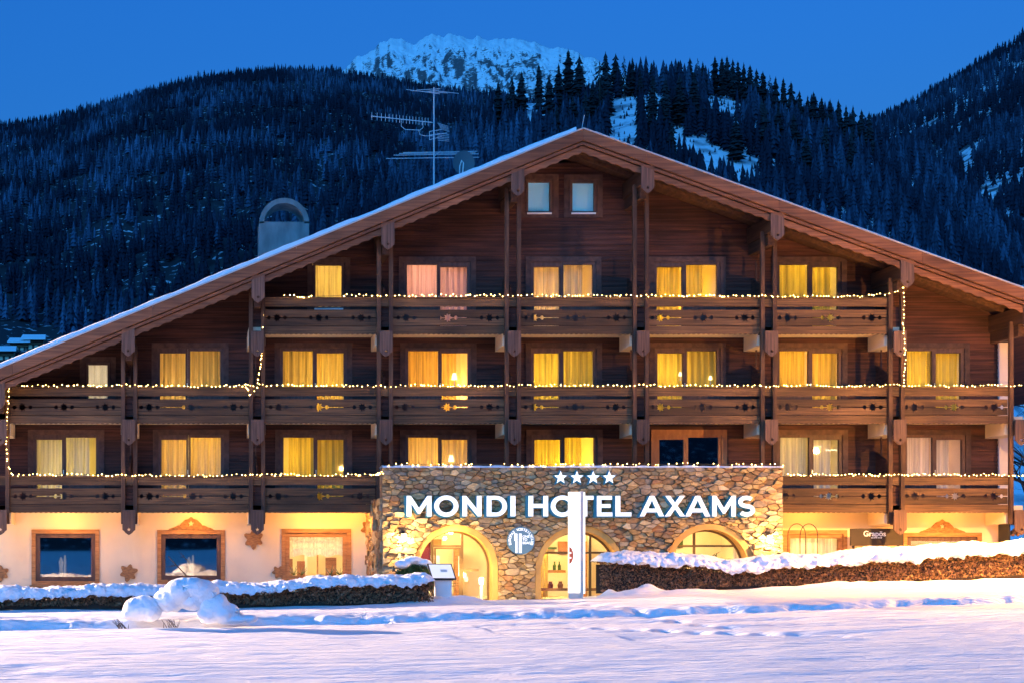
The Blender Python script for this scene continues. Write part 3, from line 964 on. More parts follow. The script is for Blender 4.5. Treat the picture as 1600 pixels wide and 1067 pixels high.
wseed = 0
for lv, wd, nr, cu, pw, lc in UNITS:
    wseed += 1
    a = PX(min(wd[0], nr[0]), YW); b = PX(max(wd[1], nr[1]), YW)
    zt = TOPZ[lv]; zf = FL[lv] + 0.02
    fm = M['orange_frame'] if cu is None else M['frame']
    gl = M['dglass'] if cu is None else M['glass']
    # outer trim boards on the wall
    t = MB()
    frame_ring(t, a - 0.27, b + 0.27, zf, zt + 0.25, 0.17, YW - 0.055, YW - 0.03, 0.02)
    trim = t.build('window_trim', M['trim'] if cu else M['orange_frame'], hotel)
    w0, w1 = PX(wd[0], YW), PX(wd[1], YW); n0, n1 = PX(nr[0], YW), PX(nr[1], YW)
    mid = (min(w1, n1) + max(w0, n0)) / 2
    wleft = w0 < n0
    # window (wide leaf)
    xa, xb = (a - 0.098, mid - 0.002) if wleft else (mid + 0.002, b + 0.098)
    f = MB()
    f.box(xa, xa + (0.09 if wleft else w0 - xa), YW - 0.02, YW + 0.10, zf + 0.86, zt + 0.098)
    f.box(w1, xb, YW - 0.02, YW + 0.10, zf + 0.86, zt + 0.098)
    if wleft: f.box(xa + 0.09, w0, YW + 0.0, YW + 0.10, zf + 0.86, zt + 0.098)
    f.box(w0, w1, YW - 0.02, YW + 0.10, zt, zt + 0.098); f.box(w0, w1, YW - 0.02, YW + 0.10, zf + 0.86, zf + 0.93)
    f.box(xa, xb, YW - 0.015, YW + 0.2, zf, zf + 0.858)
    win = f.build('window', fm, hotel)
    MB().box(w0, w1, YW + 0.03, YW + 0.036, zf + 0.93, zt).build('pane', gl, win)
    # door (narrow leaf)
    xa, xb = (mid + 0.002, b + 0.098) if wleft else (a - 0.098, mid - 0.002)
    f = MB()
    f.box(xa, n0, YW - 0.01, YW + 0.11, zf, zt + 0.098); f.box(n1, xb, YW - 0.01, YW + 0.11, zf, zt + 0.098)
    f.box(n0, n1, YW - 0.01, YW + 0.11, zt - 0.07, zt + 0.098); f.box(n0, n1, YW - 0.01, YW + 0.11, zf, zf + 0.16)
    door = f.build('balcony_door', fm, hotel)
    MB().box(n0, n1, YW + 0.04, YW + 0.046, zf + 0.16, zt - 0.07).build('pane', gl, door)
    hx = n0 - 0.05 if wleft else n1 + 0.05
    MB().box(hx - 0.012, hx + 0.012, YW - 0.05, YW - 0.012, zf + 1.02, zf + 1.16).build('handle', M['handle'], door)
    room(a - 0.15, b + 0.15, zf - 0.01, zt + 0.2, YW + 0.225, 1.9, win, M['room'] if cu else M['dark_room'])
    if cu:
        cz0 = zf + 0.03; cz1 = zt + 0.12
        cx = [(w0 - 0.06, w1 + 0.03), (n0 - 0.03, n1 + 0.06)] if wleft else [(n0 - 0.06, n1 + 0.03), (w0 - 0.03, w1 + 0.06)]
        g = rnd.random()
        for k, (c0, c1) in enumerate(cx):
            if g < 0.45 and k == 1: c1 -= rnd.uniform(0.12, 0.42) * (c1 - c0)
            if g > 0.75 and k == 0: c0 += rnd.uniform(0.08, 0.3) * (c1 - c0)
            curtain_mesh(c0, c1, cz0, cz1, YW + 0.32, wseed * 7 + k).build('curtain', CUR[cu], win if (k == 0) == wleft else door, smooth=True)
        ds = rnd.uniform(0.5, 1.4)
        light('room_light', ((a + b) / 2 + rnd.uniform(-0.7, 0.7), YW + 0.34 + ds, zf + rnd.uniform(0.9, 2.1)), (lc[0], min(1, lc[1] * rnd.uniform(0.88, 1.14)), min(1, lc[2] * rnd.uniform(0.7, 3.2))), pw * rnd.uniform(0.6, 1.3) * (ds / 1.2) ** 1.2, win, 0.12)

for a, b, t, bt, cu, pw, lc, fmn in SINGLES:
    wseed += 1
    x0, x1, z0, z1 = PX(a, YW), PX(b, YW), PZ(bt, YW), PZ(t, YW)
    tm = MB(); frame_ring(tm, x0 - 0.27, x1 + 0.27, z0 - 0.2, z1 + 0.25, 0.17, YW - 0.055, YW - 0.03)
    tm.build('window_trim', M['trim'], hotel)
    f = MB(); frame_ring(f, x0 - 0.079, x1 + 0.079, z0 - 0.079, z1 + 0.079, 0.079, YW - 0.03, YW + 0.1)
    win = f.build('window', M['frame'], hotel)
    MB().box(x0, x1, YW + 0.03, YW + 0.036, z0, z1).build('pane', M['glass'], win)
    MB().box(x0 - 0.04, x1 + 0.04, YW - 0.09, YW - 0.056, z0 - 0.10, z0 - 0.05).build('sill', M['white'], win)
    room(x0 - 0.1, x1 + 0.1, z0 - 0.1, z1 + 0.1, YW + 0.225, 1.6, win, M['room'])
    if cu == 'b':
        MB().box(x0 - 0.02, x1 + 0.02, YW + 0.12, YW + 0.125, z0 - 0.02, z1 + 0.02).build('blind', CUR['b'], win)
    else:
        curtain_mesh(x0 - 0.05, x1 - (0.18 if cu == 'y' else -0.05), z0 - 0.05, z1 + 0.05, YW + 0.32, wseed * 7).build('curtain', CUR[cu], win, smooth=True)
    light('room_light', ((x0 + x1) / 2, YW + 1.2, (z0 + z1) / 2 + 0.2), lc, pw * 0.6, win, 0.15)


# ---- balconies
def star_pts(cx, cz, r, n=5, inner=0.45, rot=math.pi / 2, lobes=False):
    return [(cx + (r if k % 2 == 0 else r * inner) * math.cos(rot + math.pi * k / n), cz + (r if k % 2 == 0 else r * inner) * math.sin(rot + math.pi * k / n)) for k in range(2 * n)]


def edge_with_notches(x0, x1, z, notches, up):
    """points of an edge from x0 to x1 with half-star notches cut into the board (up: board lies above)"""
    pts = [(x0, z)]
    for cx, r, n in sorted(notches):
        k = 7 if n > 5 else 5
        prof = []
        for i in range(k + 1):
            a = math.pi - math.pi * i / k
            rr = r if (n <= 4 or i % 2 == 1) else r * 0.55
            prof.append((cx + rr * math.cos(a), z + (1 if up else -1) * rr * math.sin(a)))
        pts += prof
    return pts + [(x1, z)]


def scallop(x0, x1, z, amp=0.018, step=0.13):
    n = max(4, int((x1 - x0) / step * 4))
    return [(x0 + (x1 - x0) * i / n, z + amp * abs(math.sin(math.pi * (x1 - x0) / step * i / n)) * (0.7 + 0.3 * math.sin(i * 1.7))) for i in range(n + 1)]


def balcony(lv, bx0, bx1, label=None):
    zr = {3: PZ(467), 2: PZ(606), 1: PZ(745)}[lv]
    zs = FL[lv]
    sl = MB().box(bx0 - 0.25, bx1 + 0.25, 0.055, YW - 0.06, zs - 0.15, zs)
    slab = sl.build('balcony', M['plaster'], hotel)
    x0, x1 = bx0 + 0.255, bx1 - 0.255
    # hand rail board, wavy lower edge
    MB().prism([(bx0 - 0.12, zr), (bx1 - 0.12, zr)] + scallop(bx0 - 0.12, bx1 - 0.12, zr - 0.25, 0.014, 0.2)[::-1], 0.0, 0.045).build('rail_board', M['board'], slab)
    MB().box(bx0 - 0.12, bx1 - 0.12, -0.03, 0.10, zr + 0.003, zr + 0.04).build('hand_rail', M['board'], slab)
    z1, z2, z3, z4 = zr - 0.345, zr - 0.592, zr - 0.845, zr - 1.115
    L = x1 - x0
    nt = []
    ng = 3 if L > 2 else 1
    for k in range(ng):
        c = x0 + L * (0.115 + 0.375 * k) + rnd.uniform(-.03, .03) if ng == 3 else x0 + L / 2
        nt += [(c - 0.25, 0.055, 4), (c, 0.135, 7), (c + 0.25, 0.055, 4)]
    up = edge_with_notches(x0, x1, z2 + 0.014, nt, True)
    lo = edge_with_notches(x0, x1, z2 - 0.014, nt, False)
    MB().prism([(x0, z1), (x1, z1)] + up[::-1], 0.012, 0.05).build('parapet_board', M['board'], slab)
    MB().prism(lo[::-1] + [(x0, z3 + 0.009), (x1, z3 + 0.009)], 0.012, 0.05).build('parapet_board', M['board'], slab)
    MB().prism([(x0, z3 - 0.009), (x1, z3 - 0.009)] + scallop(x0, x1, z4, 0.022, 0.16)[::-1], 0.006, 0.05).build('parapet_board', M['board'], slab)
    # thin snow on the hand rail
    return slab


def recess(lv, x):
    zr = {3: PZ(467), 2: PZ(606), 1: PZ(745)}[lv]
    m = MB()
    for k in range(4):
        m.box(x - 0.25, x + 0.25, 0.11, 0.15, zr - 1.12 + 0.22 * k, zr - 1.12 + 0.22 * k + 0.205)
    m.build('recessed_panel', M['siding'], hotel)


BAYS = {3: range(2, 7), 2: range(0, 8), 1: [0, 1, 2, 7]}
for lv in (3, 2, 1):
    for i in BAYS[lv]:
        b0, b1 = PAIR[i], PAIR[i + 1]
        if lv == 1 and i == 2: b1 = 5.98
        balcony(lv, b0, b1)
    if lv == 1:
        balcony(1, 17.9, PAIR[7])
for lv in (2, 1):
    balcony(lv, PAIR[0] - 3.0, PAIR[0])
# terrace slab behind the stone front
MB().box(6.3, 17.2, -1.7, YW - 0.06, FL[1] - 0.15, FL[1] - 0.01).build('terrace', M['plaster'], hotel)

PEND = {}


def pendant(x, y, ztop, h, w=0.40, name='end_board'):
    tip = ztop - h
    hw = w / 2
    cz = tip + 0.17
    poly = [(x - hw, ztop), (x - hw, tip + 0.16), (x - hw * 0.72, tip + 0.12), (x - hw * 0.55, tip + 0.07), (x, tip), (x + hw * 0.55, tip + 0.07), (x + hw * 0.72, tip + 0.12), (x + hw, tip + 0.16), (x + hw, ztop)]
    # star cut-out by a keyhole from the tip upward: two mirrored halves
    st = star_pts(x, cz, 0.062)
    rs = [p for p in st if p[0] >= x - 1e-6]; rs = sorted(rs, key=lambda p: -math.atan2(p[1] - cz, p[0] - x))
    right = [(x + 0.0015, ztop)] + [(max(p[0], x + 0.0015), p[1]) for p in rs] + [(x + 0.0015, tip), (x + hw * 0.55, tip + 0.07), (x + hw * 0.72, tip + 0.12), (x + hw, tip + 0.16), (x + hw, ztop)]
    left = [(2 * x - p[0], p[1]) for p in right]
    m = MB(); m.prism(right, y, y + 0.06); m.prism(left, y, y + 0.06)
    return m.build(name, M['pendant'], hotel)


for i, x in enumerate(PAIR):
    rz = roof_z(x)
    # two posts from the roof purlin down to the ground floor
    low = 3.45 if 3 <= i + 0 <= 6 else PZ(818)
    if i in (4, 5, 6): low = FL[1] + 0.02
    if i == 3: low = PZ(818)
    for s in (-1, 1):
        if i == 8 and s == 1: continue
        px = x + s * 0.19
        MB().box(px - 0.062, px + 0.062, -0.10, 0.004, low, rz - 0.80).build('post', M['post'], hotel)
    # roof purlin and its end board
    m = MB(); zt = min(roof_z(x - 0.17), roof_z(x + 0.17)) - 0.36
    m.box(x - 0.16, x + 0.16, -0.655, YW + 0.06, zt - 0.50, zt)
    m.build('purlin', M['soffit'], hotel)
    m = MB(); m.box(x - 0.1, x + 0.1, -0.30, YW, zt - 0.86, zt - 0.505); m.build('bracket', M['soffit'], hotel)
    pendant(x, -0.775, rz - 0.37, 0.86)
    for lv in (3, 2, 1):
        zt = {3: PZ(517, -.3), 2: PZ(655, -.3), 1: PZ(796, -.3)}[lv]
        if lv == 3 and not 2 <= i <= 7: continue
        if lv == 1 and 4 <= i <= 6: continue
        pendant(x, -0.32, zt, 0.80 if lv > 1 else 0.78)
        MB().box(x - 0.115, x + 0.115, -0.255, 0.10, zt - 0.46, zt - 0.02).build('joist_end', M['soffit'], hotel)
        if i not in (0, 8): recess(lv, x)
        # plastered cantilever beam under the slab
        zs = FL[lv]
        m = MB()
        m.prism([(0, 0), (0, 0), (0, 0)], 0, 0) if False else None
        xb0, xb1 = x - 0.27, x + 0.27
        m.add([(xb0, 0.16, zs - .155), (xb1, 0.16, zs - .155), (xb1, YW - .04, zs - .155), (xb0, YW - .04, zs - .155), (xb0, 0.16, zs - .56), (xb1, 0.16, zs - .56), (xb1, YW - .04, zs - .60), (xb0, YW - .04, zs - .60)],
              [(0, 1, 2, 3), (4, 7, 6, 5), (0, 4, 5, 1), (1, 5, 6, 2), (2, 6, 7, 3), (3, 7, 4, 0)])
        m.build('cantilever_beam', M['plaster'], hotel)
        # privacy screen between balconies
        if 1 <= i <= 7 and not (lv == 1 and 4 <= i <= 6):
            s = MB()
            zf = FL[lv]
            s.add([(x - 0.03, 0.16, zf), (x + 0.03, 0.16, zf), (x + 0.03, YW - .06, zf), (x - 0.03, YW - .06, zf), (x - 0.03, 0.16, zf + 1.25), (x + 0.03, 0.16, zf + 1.25), (x + 0.03, YW - .06, zf + 1.75), (x - 0.03, YW - .06, zf + 1.75)],
                  [(0, 3, 2, 1), (4, 5, 6, 7), (0, 1, 5, 4), (1, 2, 6, 5), (2, 3, 7, 6), (3, 0, 4, 7)])
            s.build('privacy_screen', M['siding'], hotel)
            MB().box(x - 0.02, x + 0.02, 0.9, 0.94, zf + 1.5, zf + 2.2).build('screen_rod', M['trim'], hotel)

# ---- roof
rf = MB()
for (xa, xb) in ((XL, XA), (XA, XR)):
    za, zb = roof_z(xa), roof_z(xb)
    rf.prism([(xa, za - 0.03), (xb, zb - 0.03), (xb, zb - 0.32), (xa, za - 0.32)], -0.66, 16.0)
roof = rf.build('roof', M['soffit'], hotel)
for s, (xa, xb) in ((0, (XL, XA)), (1, (XA, XR))):
    n = 5
    xs = [xa + (xb - xa) * k / n for k in range(n + 1)]
    if s == 1: xs = [XA, 13.95, 18.0, 22.4, 26.8, XR]
    else: xs = [XL, -5.5, -1.2, 3.2, 7.6, XA]
    for p, q in zip(xs[:-1], xs[1:]):
        g = 0.004
        zp, zq = roof_z(p + g), roof_z(q - g)
        MB().prism([(p + g, zp), (q - g, zq), (q - g, zq - 0.34), (p + g, zp - 0.34)], -0.84, -0.78).build('bargeboard', M['barge'], roof)
        MB().prism([(p, roof_z(p) - 0.375), (q, roof_z(q) - 0.375), (q, roof_z(q) - 0.46), (p, roof_z(p) - 0.46)], -0.78, -0.735).build('moulding', M['barge'], roof)
        N = int((q - p) / 0.05)
        low = []
        for k in range(N + 1):
            x = p + (q - p) * k / N
            low.append((x, roof_z(x) - 0.71 + 0.05 * abs(math.sin(math.pi * x / 0.34))))
        MB().prism([(p, roof_z(p) - 0.49), (q, roof_z(q) - 0.49)] + low[::-1], -0.70, -0.662).build('verge_board', M['barge'], roof)
        MB().prism([(p, roof_z(p) + 0.045), (q, roof_z(q) + 0.045), (q, roof_z(q) + 0.004), (p, roof_z(p) + 0.004)], -0.86, -0.68).build('edge_flashing', M['flash'], roof)
    # rafters under the overhang
    k = xa + 0.7
    rfm = MB()
    while k < xb - 0.5:
        k += 0.8
    for yy in (-0.35, 0.45):
        rfm.prism([(xa + .2, roof_z(xa + .2) - 0.33), (xb - .02 if s == 0 else xb, roof_z(xb - .02 if s == 0 else xb) - 0.33), (xb - .02 if s == 0 else xb, roof_z(xb - .02 if s == 0 else xb) - 0.47), (xa + .2, roof_z(xa + .2) - 0.47)] if s == 0 else
                  [(xa + .02, roof_z(xa + .02) - 0.33), (xb, roof_z(xb) - 0.33), (xb, roof_z(xb) - 0.47), (xa + .02, roof_z(xa + .02) - 0.47)], yy, yy + 0.12)
    rfm.build('rafter', M['soffit'], roof)


def roof_snow(xa, xb, th, label):
    n = 160
    P = []
    for j, y in enumerate((-0.80, -0.79, -0.70, 0.5, 3, 8, 15.5)):
        row = []
        for i in range(n + 1):
            x = xa + (xb - xa) * i / n
            h = th * (1 + 0.35 * (mnoise.noise((x * .8, y * .5, 3)) + .5 * mnoise.noise((x * 3, y, 9))))
            h *= (0.0, 0.75, 1.0, 1.05, 1.1, 1.1, 1.1)[j]
            row.append((x, y - 0.02 * mnoise.noise((x * 2, 5, 0)), roof_z(x) + 0.047 + h))
        P.append(row)
    o = MB().grid(P, flip=True).build('roof_snow', M['roofsnow'], None, smooth=True)
    return tag(o, label, 'snow')


roof_snow(XL, XA - 0.2, 0.15, 'thick snow lying on the left roof slope')
roof_snow(XA + 0.4, XR, 0.045, 'thin snow lying on the right roof slope')
MB().box(XA - 0.28, XA + 0.05, -0.5, 15.5, ZA + 0.02, ZA + 0.13).build('ridge_cap', M['dark_metal'], roof)
MB().tube([(12.05, -0.4, ZA), (12.15, -0.4, ZA + 0.55)], 0.012, 5).build('lightning_rod', M['metal'], roof)

# chimney with an arched hood
CY = 4.6
cx0, cx1 = PX(405, CY), PX(483, CY)
czt = PZ(310, CY)
cm = (cx0 + cx1) / 2; cr = (cx1 - cx0) / 2
sp = czt - cr
zb_ = PZ(347, CY)
ch = MB().box(cx0, cx1, CY, CY + 1.1, roof_z(cx0) - 0.5, zb_).build('chimney', M['concrete'], roof)
chl = [(cm + cr * math.cos(a), sp + cr * math.sin(a)) for a in np.linspace(math.pi, 0, 25)]
chi = [(cm + (cr - .17) * math.cos(a), sp + (cr - .17) * math.sin(a)) for a in np.linspace(math.pi, 0, 25)]
m = MB().ring([(cx0, zb_ + .003)] + chl + [(cx1, zb_ + .003)], [(cx0 + .17, zb_ + .003)] + chi + [(cx1 - .17, zb_ + .003)], CY - 0.02, CY + 1.12)
# open the ring at its foot: drop the closing segment
m.f = m.f[:-4]; m.m = m.m[:-4]
hood = m.build('chimney_hood', M['concrete'], roof)

# ---- ground floor
GW = [(52, 153, 829, 911, 'dark', False), (248, 349, 830, 909, 'dark', True), (442, 546, 828, 909, 'lit', False), (1224, 1320, 830, 915, 'lit', False), (1412, 1530, 834, 915, 'dark', True)]
gh = []
for a, b, t, bt, kd, orn in GW:
    gh.append((PX(a, YW), PX(b, YW), PZ(bt, YW), PZ(t, YW)))
xs = sorted(set([WX0, WX1] + [v for h in gh for v in h[:2]]))
gwm = MB()
for x0, x1 in zip(xs[:-1], xs[1:]):
    xm = (x0 + x1) / 2
    for z0, z1 in cut(-0.3, FL[1] - 0.15, [(h[2], h[3]) for h in gh if h[0] < xm < h[1]]):
        gwm.box(x0, x1, YW - 0.03, YW + 0.25, z0, z1)
gwm.build('ground_floor_wall', M['plaster'], hotel)
for n, ((a, b, t, bt, kd, orn), (x0, x1, z0, z1)) in enumerate(zip(GW, gh)):
    f = MB(); frame_ring(f, x0 - 0.05, x1 + 0.05, z0 - 0.05, z1 + 0.05, 0.13, YW - 0.075, YW - 0.035)
    tr = f.build('window_trim', M['honey'], hotel)
    f = MB(); frame_ring(f, x0 + 0.085, x1 - 0.085, z0 + 0.085, z1 - 0.085, 0.13, YW - 0.025, YW + 0.10)
    f.box(x0 + .001, x0 + 0.084, YW - 0.02, YW + 0.24, z0 + .001, z1 - .001); f.box(x1 - 0.084, x1 - .001, YW - 0.02, YW + 0.24, z0 + .001, z1 - .001)
    f.box(x0 + .084, x1 - 0.084, YW - 0.02, YW + 0.24, z1 - .084, z1 - .001); f.box(x0 + .084, x1 - 0.084, YW - 0.02, YW + 0.24, z0 + .001, z0 + 0.084)
    win = f.build('window', M['frame'] if kd == 'dark' else M['honey'], hotel)
    MB().box(x0 + 0.21, x1 - 0.21, YW + 0.04, YW + 0.046, z0 + 0.21, z1 - 0.21).build('pane', M['dglass'] if kd == 'dark' else M['glass'], win)
    room(x0 - 0.4, x1 + 0.4, -0.1, FL[1] - 0.4, YW + 0.26, 3.2, win, M['hall'] if kd == 'lit' else M['dark_room'])
    MB().box(x0 - 0.1, x1 + 0.1, YW - 0.16, YW - 0.076, z0 - 0.10, z0 - 0.055).build('sill', M['honey'], win)
    if orn:
        cx = (x0 + x1) / 2; zz = z1 + 0.055
        hw = 0.74; hh = 0.42
        prof = [(-1, 0), (-.93, .10), (-.72, .22), (-.56, .36), (-.50, .34), (-.42, .52), (-.26, .78), (-.12, .84), (0, 1.0)]
        L_ = [(cx + p * hw, zz + q * hh) for p, q in prof]
        st = star_pts(cx, zz + 0.20, 0.10, 5, 0.5)
        lf = sorted([p for p in st if p[0] <= cx + 1e-6], key=lambda p: math.atan2(p[1] - zz - .2, cx - p[0]))
        half = L_ + [(cx - 0.0015, zz + hh)] + [(min(p[0], cx - 0.0015), p[1]) for p in lf[::-1]] + [(cx - 0.0015, zz)]
        m = MB(); m.prism(half, YW - 0.085, YW - 0.036); m.prism([(2 * cx - p[0], p[1]) for p in half], YW - 0.085, YW - 0.036)
        m.build('carved_pediment', M['ornament'], hotel)
    if n == 0:
        MB().prism([(x0 + .1, z0 - .101), (x1 - .1, z0 - .101), (x1 - .45, z0 - .21), (x0 + .35, z0 - .21)], YW - 0.08, YW - 0.035).build('carved_apron', M['ornament'], hotel)
    if kd == 'lit':
        light('room_light', ((x0 + x1) / 2, YW + 1.6, FL[1] - 0.75), (1.0, 0.70, 0.30), 130, win, 0.2)
        if n == 2:
            # gathered roman blind
            P = []
            for j in range(31):
                u = j / 30
                row = []
                for i in range(61):
                    x = x0 + 0.2 + (x1 - x0 - .4) * i / 60
                    v = z1 - 0.1 - u * 0.72 - 0.03 * math.sin(i * 0.32) * u * 1.2
                    row.append((x, YW + 0.28 - 0.05 * abs(math.sin(u * 9.4)) - 0.012 * math.sin(i * 1.9), v))
                P.append(row)
            MB().grid(P).build('blind', CUR['w'], win, smooth=True)
            for (fx, w_, za, zb2, mt, yy) in ((.12, .34, .3, .74, 'honey', 1.6), (.34, .26, .3, .66, 'orange_frame', 1.9), (.80, .36, .3, .78, 'honey', 1.7), (.62, .05, .0, 1.3, 'honey', 2.4), (.45, .10, .0, 1.4, 'white', 2.8)):
                xx = x0 + (x1 - x0) * fx
                MB().box(xx - w_ / 2, xx + w_ / 2, YW + yy, YW + yy + .08, z0 + za - .3, z0 + zb2).build('chair_back', M[mt], win)
            for fx in (.18, .3, .74, .88):
                xx = x0 + (x1 - x0) * fx
                for q_ in range(7):
                    an = rnd.uniform(.5, 2.6); L_ = rnd.uniform(.15, .3)
                    MB().tube([(xx, YW + .5, z0 + .22), (xx + L_ * math.cos(an), YW + .5 + rnd.uniform(-.05, .05), z0 + .22 + L_ * math.sin(an) * 1.2)], .014, 4, r1=.005).build('plant_leaf', M['green'], win)
                MB().lathe((xx, YW + .5, z0 + .08), [(.001, 0), (.05, 0), (.07, .12), (.001, .12)], 8).build('flower_pot', M['red'], win)
        else:
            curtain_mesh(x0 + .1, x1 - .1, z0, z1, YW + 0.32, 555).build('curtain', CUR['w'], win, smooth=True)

# ================================================================== stone entrance front
YS = -2.2
SX0, SX1 = PX(597, YS), PX(1222, YS)
SZ1 = PZ(730, YS)
porch = thing('entrance_wall', ((SX0 + SX1) / 2, YS, 0), 'rough natural stone entrance front with three lit arches', 'wall')
ARCH = [(PX(712, YS), 1.09, PZ(828, YS) - 1.09), (PX(906, YS), 1.17, PZ(829, YS) - 1.17), (PX(1108, YS), 1.17, PZ(826, YS) - 1.17)]


def arch_top(x):
    for cx, a, zc in ARCH:
        if abs(x - cx) < a:
            return zc + math.sqrt(max(0, a * a - (x - cx) ** 2))
    return None


core = MB()
xs = sorted(set([SX0, SX1] + [cx + a * math.cos(t) for cx, a, zc in ARCH for t in np.linspace(0, math.pi, 33)]))
TH = 0.55
for x0, x1 in zip(xs[:-1], xs[1:]):
    xm = (x0 + x1) / 2
    if x1 - x0 < 1e-5: continue
    inside = any(abs(xm - cx) < a for cx, a, zc in ARCH)
    if not inside:
        core.box(x0, x1, YS, YS + TH, -0.3, SZ1)
    else:
        za = arch_top(x0 + 1e-7) or arch_top(x0 - 1e-7) or 0.9
        zb = arch_top(x1 - 1e-7) or 0.9
        core.add([(x0, YS, za), (x1, YS, zb), (x1, YS, SZ1), (x0, YS, SZ1), (x0, YS + TH, za), (x1, YS + TH, zb), (x1, YS + TH, SZ1), (x0, YS + TH, SZ1)],
                 [(0, 1, 2, 3), (5, 4, 7, 6), (0, 4, 5, 1), (3, 2, 6, 7)])
masonry = core.build('masonry', M['mortar'], porch)
MB().box(SX0 + .003, SX0 + 0.5, YS + TH + .002, YW - 0.035, -0.3, SZ1 - 0.9).build('flank_wall', M['mortar'], porch)
MB().box(SX1 - 0.5, SX1 - .003, YS + TH + .002, YW - 0.035, -0.3, SZ1 - 0.9).build('flank_wall', M['mortar'], porch)


def clip(poly, nx_, nz_, c):
    """keep the part with nx*x + nz*z <= c"""
    out = []
    for i in range(len(poly)):
        p, q = poly[i], poly[(i + 1) % len(poly)]
        dp = nx_ * p[0] + nz_ * p[1] - c; dq = nx_ * q[0] + nz_ * q[1] - c
        if dp <= 0: out.append(p)
        if dp * dq < 0:
            t = dp / (dp - dq)
            out.append((p[0] + (q[0] - p[0]) * t, p[1] + (q[1] - p[1]) * t))
    return out


def cells(x0, x1, z0, z1, n, seed, ax=0.52):
    r = random.Random(seed)
    S = []
    tries = 0
    while len(S) < n and tries < n * 9:
        tries += 1
        p = (r.uniform(x0, x1), r.uniform(z0, z1))
        dmin = r.choice((0.07, 0.085, 0.11, 0.145, 0.21))
        if all(((p[0] - q[0]) * ax) ** 2 + (p[1] - q[1]) ** 2 > ((dmin + q[2]) / 2) ** 2 for q in S): S.append((p[0], p[1], dmin))
    out = []
    A = np.array([(s[0] * ax, s[1]) for s in S])
    for k, s in enumerate(S):
        poly = [(x0, z0), (x1, z0), (x1, z1), (x0, z1)]
        d = ((A - A[k]) ** 2).sum(1)
        for j in np.argsort(d)[1:22]:
            q = S[j]
            w = 0.5 + (s[2] - q[2]) * 0.5
            nxx, nzz = (q[0] - s[0]) * ax * ax, (q[1] - s[1])
            mx, mz = s[0] + (q[0] - s[0]) * w, s[1] + (q[1] - s[1]) * w
            poly = clip(poly, nxx, nzz, nxx * mx + nzz * mz)
            if len(poly) < 3: break
        if len(poly) >= 3: out.append(poly)
    return out


def stone_mesh(poly, depth, r, gap=0.005, bev=0.007):
    cx = sum(p[0] for p in poly) / len(poly); cz = sum(p[1] for p in poly) / len(poly)

    def inset(g):
        o = []
        for x, z in poly:
            d = math.hypot(x - cx, z - cz)
            k = max(0.2, 1 - g / max(d, 1e-3))
            o.append((cx + (x - cx) * k, cz + (z - cz) * k))
        return o
    a = inset(gap); b = inset(gap + 0.002); c = inset(gap + bev + r.uniform(0, .012))
    tx, tz = r.uniform(-.2, .2), r.uniform(-.2, .2)
    n = len(poly)
    V = [(x, 0.012, z) for x, z in a] + [(x, -depth * .6, z) for x, z in b] + [(x, -depth + tx * (x - cx) + tz * (z - cz), z) for x, z in c]
    F = []
    for i in range(n):
        j = (i + 1) % n
        F += [(i, j, n + j, n + i), (n + i, n + j, 2 * n + j, 2 * n + i)]
    F.append(list(range(2 * n, 3 * n)))
    return V, F


r5 = random.Random(5)
st_list = []
for poly in cells(SX0, SX1, -0.25, SZ1, 2300, 31):
    # push corners that fall into an arch out to its plaster band
    q = []
    dead = 0
    for x, z in poly:
        for cx, a, zc in ARCH:
            ro = a + 0.16
            if z >= zc:
                d = math.hypot(x - cx, z - zc)
                if d < ro:
                    x, z = cx + (x - cx) / max(d, 1e-3) * ro, zc + (z - zc) / max(d, 1e-3) * ro; dead += 1
            elif abs(x - cx) < ro:
                x = cx + math.copysign(ro, x - cx); dead += 1
        q.append((x, z))
    ar = 0.5 * abs(sum(q[i][0] * q[(i + 1) % len(q)][1] - q[(i + 1) % len(q)][0] * q[i][1] for i in range(len(q))))
    if dead == len(q) or ar < 0.004: continue
    # drop repeated corners
    qq = [p for i, p in enumerate(q) if math.hypot(p[0] - q[i - 1][0], p[1] - q[i - 1][1]) > 0.008]
    if len(qq) >= 3: st_list.append((ar, qq))
st_list.sort(key=lambda t: -t[0])
rest_stones = MB(); rest_m = []
for k, (ar, poly) in enumerate(st_list):
    V, F = stone_mesh(poly, r5.uniform(0.02, 0.14), r5)
    V = [(x, y + YS, z) for x, y, z in V]
    mi = r5.choices(range(5), (30, 26, 20, 16, 8))[0]
    if k < 300:
        m = MB(); m.add(V, F); m.build('stone', STONES[mi], masonry)
    else:
        rest_stones.add(V, F, mi)
tag(rest_stones.build('small_stones', STONES, masonry), kind='stuff')
# left flank stones
fl = MB()
for poly in cells(YS + 0.02, YW - 0.05, -0.25, SZ1 - 0.9, 170, 41):
    V, F = stone_mesh(poly, r5.uniform(0.03, 0.08), r5)
    fl.add([(SX0 + y, x, z) for x, y, z in V], [f[::-1] for f in F], r5.randrange(5))
tag(fl.build('flank_stones', STONES, porch), kind='stuff')
# plaster bands and reveals
for cx, a, zc in ARCH:
    ts = np.linspace(0, math.pi, 41)
    o_ = [(cx + (a + .155) * math.cos(t), zc + (a + .155) * math.sin(t)) for t in ts]
    i_ = [(cx + (a - .012) * math.cos(t), zc + (a - .012) * math.sin(t)) for t in ts]
    m = MB().ring([(cx + a + .155, -0.2)] + o_ + [(cx - a - .155, -0.2)], [(cx + a - .012, -0.2)] + i_ + [(cx - a + .012, -0.2)], YS - 0.035, YS + TH + 0.01)
    m.f = m.f[:-4]; m.m = m.m[:-4]
    m.build('arch_band', M['arch'], porch)
